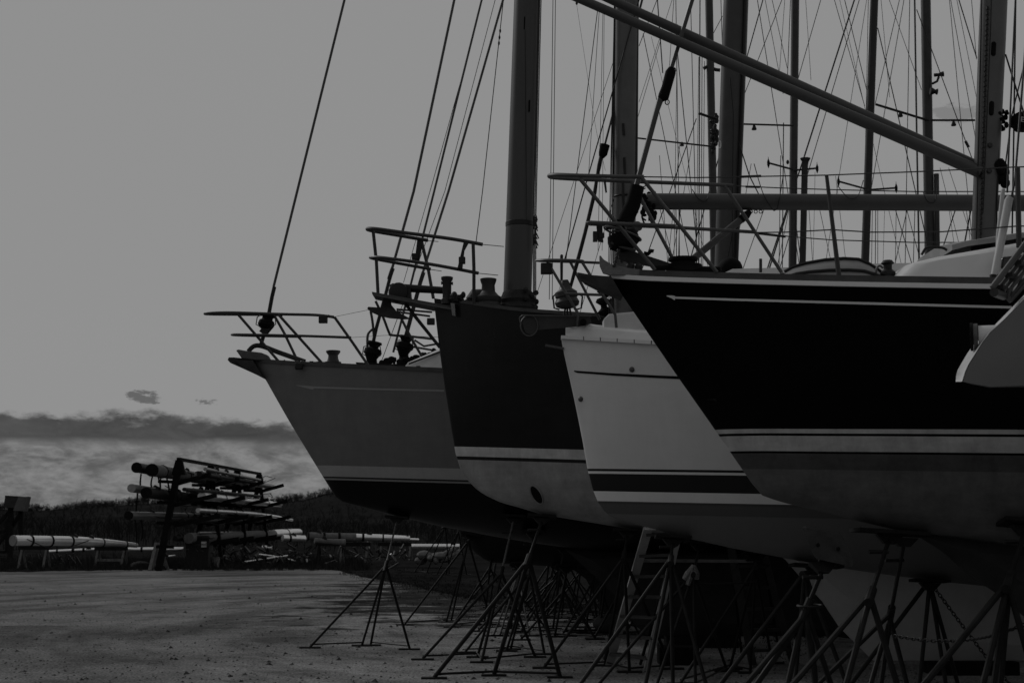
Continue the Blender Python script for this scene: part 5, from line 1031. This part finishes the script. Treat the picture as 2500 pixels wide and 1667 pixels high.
spar('grey mast end with dangling cord on the second tier of the rack', (-11.45, 43.0, 2.54), (-11.6, 60, 2.3), .13, .1, ALU_D, None, 2, hang=1)
spar('dark thick mast on the second tier of the rack', (-11.05, 43.2, 2.40), (-11.0, 61, 2.25), .165, .13, BLK, CANVAS, 3)
spar('pale round boom with its open end forward on the second tier of the rack', (-10.15, 46.8, 2.36), (-10.2, 63, 2.25), .14, .1, ALU, None, 2)
spar('black ended mast sticking out left on the third tier of the rack', (-11.45, 42.8, 1.72), (-11.5, 58, 1.7), .125, .10, ALU_D, CANVAS, 1, hang=2)
spar('bright curved slim mast along the third tier of the rack', (-10.2, 46.5, 1.90), (-10.2, 66.5, 1.80), .075, .055, ALU, None, 4, bend=.22)
spar('furled sailcloth roll on the lowest tier of the rack', (-10.45, 46.4, 1.00), (-10.35, 63, 1.0), .17, .15, SAIL, None, 0)
spar('bright mast end beyond the sailcloth roll on the lowest tier', (-10.0, 60, .98), (-10.1, 68, 1.0), .2, .17, ALU, None, 1)
for i in range(3): spar(['dark slim spar low on the third tier of the rack', 'dark middle spar low on the third tier of the rack', 'dark spar under the bright curved mast'][i], (-11.1 + .4 * i, 46.5, 1.56), (-11.2 + .4 * i, 61, 1.54), .09, .07, BLK)
for i in range(14):
    y0 = rnd.uniform(44, 52); L_ = rnd.uniform(6, 13); z = rnd.choice([3.02, 2.36, 1.72, 1.0]) + rnd.choice([0, .17]); x = rnd.uniform(-11.2, -9.7); r_ = rnd.uniform(.04, .09)
    spar('thin spar crowded among the thicker ones on the rack', (x, y0, z), (x + rnd.uniform(-.3, .3), y0 + L_, z - .05 + rnd.uniform(-.05, .05)), r_, r_ * .8, BLK if i % 3 else ALU_D, None, 1 + i % 2)
rw = MB()
for i in range(90):
    y = rnd.uniform(46, 60); q = Vector((XR + rnd.uniform(-.5, .7), y, rnd.choice([3.15, 2.5, 1.95, .6, .75]) + rnd.uniform(-.06, .12))); rw.tube(curve([q, q + Vector((rnd.uniform(-.3, .3), rnd.uniform(-.5, .5), rnd.uniform(-.25, .08))), q + Vector((rnd.uniform(-.5, .5), rnd.uniform(-.8, .8), rnd.uniform(-.1, .1)))], 3), .014, 4)
RW = part('loose_rigging', rw, DARKFIT, RK); RW['kind'] = 'stuff'
sh_ = MB(); sb_ = MB()
for i in range(190):
    px = rnd.uniform(520, 760) if i < 120 else rnd.uniform(760, 1000); Y = rnd.uniform(47, 54); q = P(px, rnd.uniform(1338, 1376), Y); q.z = max(q.z, .02)
    d = Vector((rnd.uniform(-.35, .35), rnd.uniform(-.3, .3), rnd.uniform(-.2, .3))); (sb_ if i % 7 == 0 else sh_).bar(q, q + d, rnd.uniform(.02, .07), rnd.uniform(.02, .07))
tag(part('scrap_heap', sh_, DARKFIT, smooth=0), kind='stuff'); tag(part('fittings_scrap', sb_, ALU_D, smooth=0), kind='stuff')
# spars on trestles at left and right
def gp(px, py): return G(px, py)
def sp_px(label, x0, y0, x1, y1, Y0, Y1, r0, r1, m, **k): return spar(label, P(x0, y0, Y0), P(x1, y1, Y1), r0, r1, m, **k)
sp_px('thick silver mast lying on trestles at the left edge', 32, 1319, 334, 1321, 43, 47, .155, .075, ALU, end=ALU_D, wraps=5, bend=.13)
sp_px('slim pale spar lying behind the thick silver mast', 118, 1346, 242, 1340, 50, 50, .055, .05, ALU, wraps=3)
sp_px('straight pale tube running behind the white trestle', 302, 1341, 448, 1340, 50, 50, .075, .075, ALU, wraps=1)
sp_px('spar bundled in light sailcloth right of the rack', 752, 1308, 868, 1312, 48, 48.5, .13, .15, SAIL, wraps=2, end=CANVAS)
sp_px('second cloth roll beneath the bundled spar right of the rack', 768, 1319, 842, 1324, 47.6, 48, .09, .12, SAIL)
sp_px('pale mast with black bands right of the bundled spar', 842, 1310, 1000, 1314, 48.6, 49, .12, .09, ALU, wraps=2, end=CANVAS)
sp_px('short slim spar tip at the end of the banded mast', 990, 1316, 1023, 1317, 49, 49, .05, .045, ALU)
sp_px('clean white tube lying farthest right behind the stands', 1005, 1333, 1122, 1333, 50, 50, .085, .085, ALU, wraps=0)
sp_px('bright stub of mast lying between the rack and the bundled spar', 690, 1313, 744, 1315, 50, 50.5, .12, .12, ALU, wraps=1)
sp_px('short pale tube under the lowest tier of the rack', 640, 1336, 664, 1337, 52, 52, .08, .08, ALU)
sp_px('upper of the bright poles lying in the grass by the rack', 632, 1353, 724, 1364, 51, 51.5, .035, .04, ALU, bend=.1)
sp_px('lower of the bright poles lying in the grass by the rack', 592, 1372, 702, 1356, 50, 51, .035, .03, ALU)
sp_px('short bright pole lying left of the wheeled bin', 402, 1359, 428, 1355, 49, 49, .03, .02, ALU)
GT = 'trestles under the stored spars'
def trestle(label, px0, px1, ytop, ybot, m=PALE_T, lower=True):
    a, b = G(px0, ybot), G(px1, ybot); Y = (a.y + b.y) / 2; zt = P(px0, ytop, Y).z; t = thing('trestle', label, 'trestle', (a + b) / 2, GT)
    for q in (a, b):
        part('leg', MB().bar(q + Vector((-.05, -.15, 0)), Vector((q.x, Y, zt)), .07, .05, (0, 1, 0)), m, t); part('leg', MB().bar(q + Vector((.05, .3, 0)), Vector((q.x, Y + .05, zt)), .07, .05, (0, 1, 0)), m, t)
    part('top_bar', MB().bar(Vector((a.x - .12, Y, zt)), Vector((b.x + .12, Y, zt)), .09, .14), TIMBER, t)
    if lower: part('cross_bar', MB().bar(Vector((a.x, Y - .08, zt * .35)), Vector((b.x, Y - .08, zt * .35)), .05, .09), m, t)
trestle('trestle under the left end of the thick silver mast', 52, 112, 1336, 1387, lower=False)
trestle('white framed trestle under the tapering end of the thick silver mast', 238, 302, 1338, 1382)
trestle('trestle nearest the bucket, right of the rack', 778, 836, 1328, 1376, TIMBER, False)
trestle('tall legged trestle under the banded mast', 834, 896, 1328, 1380, PALE_T, False)
trestle('trestle where the banded mast meets the white tube', 930, 1002, 1328, 1367, PALE_T, False)
# A-frame, bin, bucket, upturned hull, box tower, tarpaulin
af = thing('trestle', 'white A-frame trestle standing left of the wheeled bin', 'trestle', G(388, 1391), GT)
ap = P(384, 1325, G(388, 1391).y + .1)
for x, y, dx in ((365, 1393, -.03), (371, 1392, .04), (410, 1391, .06)): part('leg', MB().bar(G(x, y), ap + Vector((dx, 0, 0)), .10, .05, (0, 1, 0)), PALE_T, af)
part('cross_bar', MB().bar(G(376, 1391).lerp(ap, .2), G(410, 1391).lerp(ap, .2), .06, .08), PALE_T, af)
q = G(479, 1389); bn = thing('wheeled_bin', 'dark wheeled bin with a pale square label standing in front of the rack', 'bin', q); BM = mat('bin_plastic', .012, .6, .25, var=.15)
bw_, bh = .78, 1.05
def fr(z, s_): return [q + Vector((a * bw_ / 2 * s_, .42 + b_ * .36 * s_, z)) for a, b_ in ((-1, -1), (1, -1), (1, 1), (-1, 1))]
mb = MB(); mb.grid([r + [r[0]] for r in (fr(.06, .9), fr(bh - .08, 1.0))]); mb.f += [(0, 1, 2, 3), (5, 6, 7, 8)]; part('body', mb, BM, bn, smooth=0, bevel=.03)
mb = MB(); mb.grid([r + [r[0]] for r in (fr(bh - .08, 1.06), fr(bh - .02, 1.08), fr(bh + .03, .9))]); mb.f += [(0, 1, 2, 3), (10, 11, 12, 13)]; part('lid', mb, BM, bn, smooth=0, bevel=.02)
part('label_plate', MB().box(q + Vector((.22, .035, .80)), .17, .012, .18), STICK, bn, smooth=0)
for s_ in (-1, 1): part('wheel', MB().tube([q + Vector((s_ * .34, .75, .1)), q + Vector((s_ * .41, .75, .1))], .1, 14), CANVAS, bn)
part('handle', MB().tube([q + Vector((-.3, .85, bh - .1)), q + Vector((.3, .85, bh - .1))], .02, 8), CANVAS, bn)
q = G(523, 1387); solo('bucket', MB().lathe(q + Vector((0, .1, 0)), (0, 0, 1), [(.13, 0), (.16, .33), (.17, .34), (.17, .36), (.15, .36), (.12, .04)], 16), mat('bucket_plastic', .16, .5, .3), 'pale bucket standing at the foot of the wheeled bin', 'bucket')
q = G(337, 1386); mb = MB(); mb.ball(Vector((q.x, q.y + .3, .02)), .36, .5, .2, 16, 8); solo('covered_heap', mb, CANVAS, 'low black humped cover on the ground left of the A-frame', 'tarpaulin')
tb = MB()
for i in range(16): tb.ball(P(1030 + i * 3.6 + rnd.uniform(-3, 3), 1361 + rnd.uniform(-7, 7), 48 + rnd.uniform(-.4, .4)), rnd.uniform(.1, .26), .2, rnd.uniform(.06, .16), 8, 6)
for l in ([(1058, 1366), (1080, 1356), (1112, 1338)], [(1075, 1368), (1096, 1360), (1125, 1345)]): tb.tube([P(x, y, 47.8) for x, y in l], [.08, .1, .09], 8)
solo('crumpled_cover', tb, SAIL, 'crumpled white boat cover lying under the farthest white tube', 'cover')
q = G(30, 1370); Yt = q.y; TW = thing('timber_tower', 'dark timber tower carrying two boxes at the left edge', 'tower', q)
for l in ([(27, 1232), (25, 1366)], [(51, 1244), (54, 1360)], [(-20, 1240), (-24, 1366)]): part('post', MB().bar(P(*l[0], Yt), P(l[1][0], l[1][1], Yt), .17, .17, (0, 1, 0)), TIMBER, TW)
for l in ([(26, 1245), (-16, 1292)], [(50, 1252), (24, 1296)], [(14, 1302), (-14, 1345)], [(-20, 1298), (16, 1297)], [(-20, 1347), (22, 1347)], [(18, 1265), (17, 1345)]): part('brace', MB().bar(P(*l[0], Yt + .1), P(*l[1], Yt + .1), .11, .11, (0, 1, 0)), TIMBER, TW)
part('box', MB().prism([P(x, y, Yt) for x, y in ((18, 1209), (50, 1211), (44, 1241), (14, 1238))], (0, .25, 0)), mat('box_dark', .03, .7, .2), TW, bevel=.01)
part('box', MB().prism([P(x, y, Yt - .3) for x, y in ((50, 1212), (72, 1212), (64, 1248), (36, 1246), (45, 1222))], (0, .2, 0)), mat('box_pale', .09, .7, .2), TW, bevel=.01)
part('bracket', MB().bar(P(71, 1212, Yt - .3), P(66, 1226, Yt - .3), .05, .05), DARKFIT, TW)
sc_ = MB()
for i in range(50): 
    px = rnd.uniform(40, 200); g_ = G(px, rnd.uniform(1374, 1382)); sc_.bar(g_, g_ + Vector((rnd.uniform(-.4, .4), 0, rnd.uniform(.05, .4))), .05, .05)
tag(part('undergrowth', sc_, DARKFIT, smooth=0), kind='stuff')
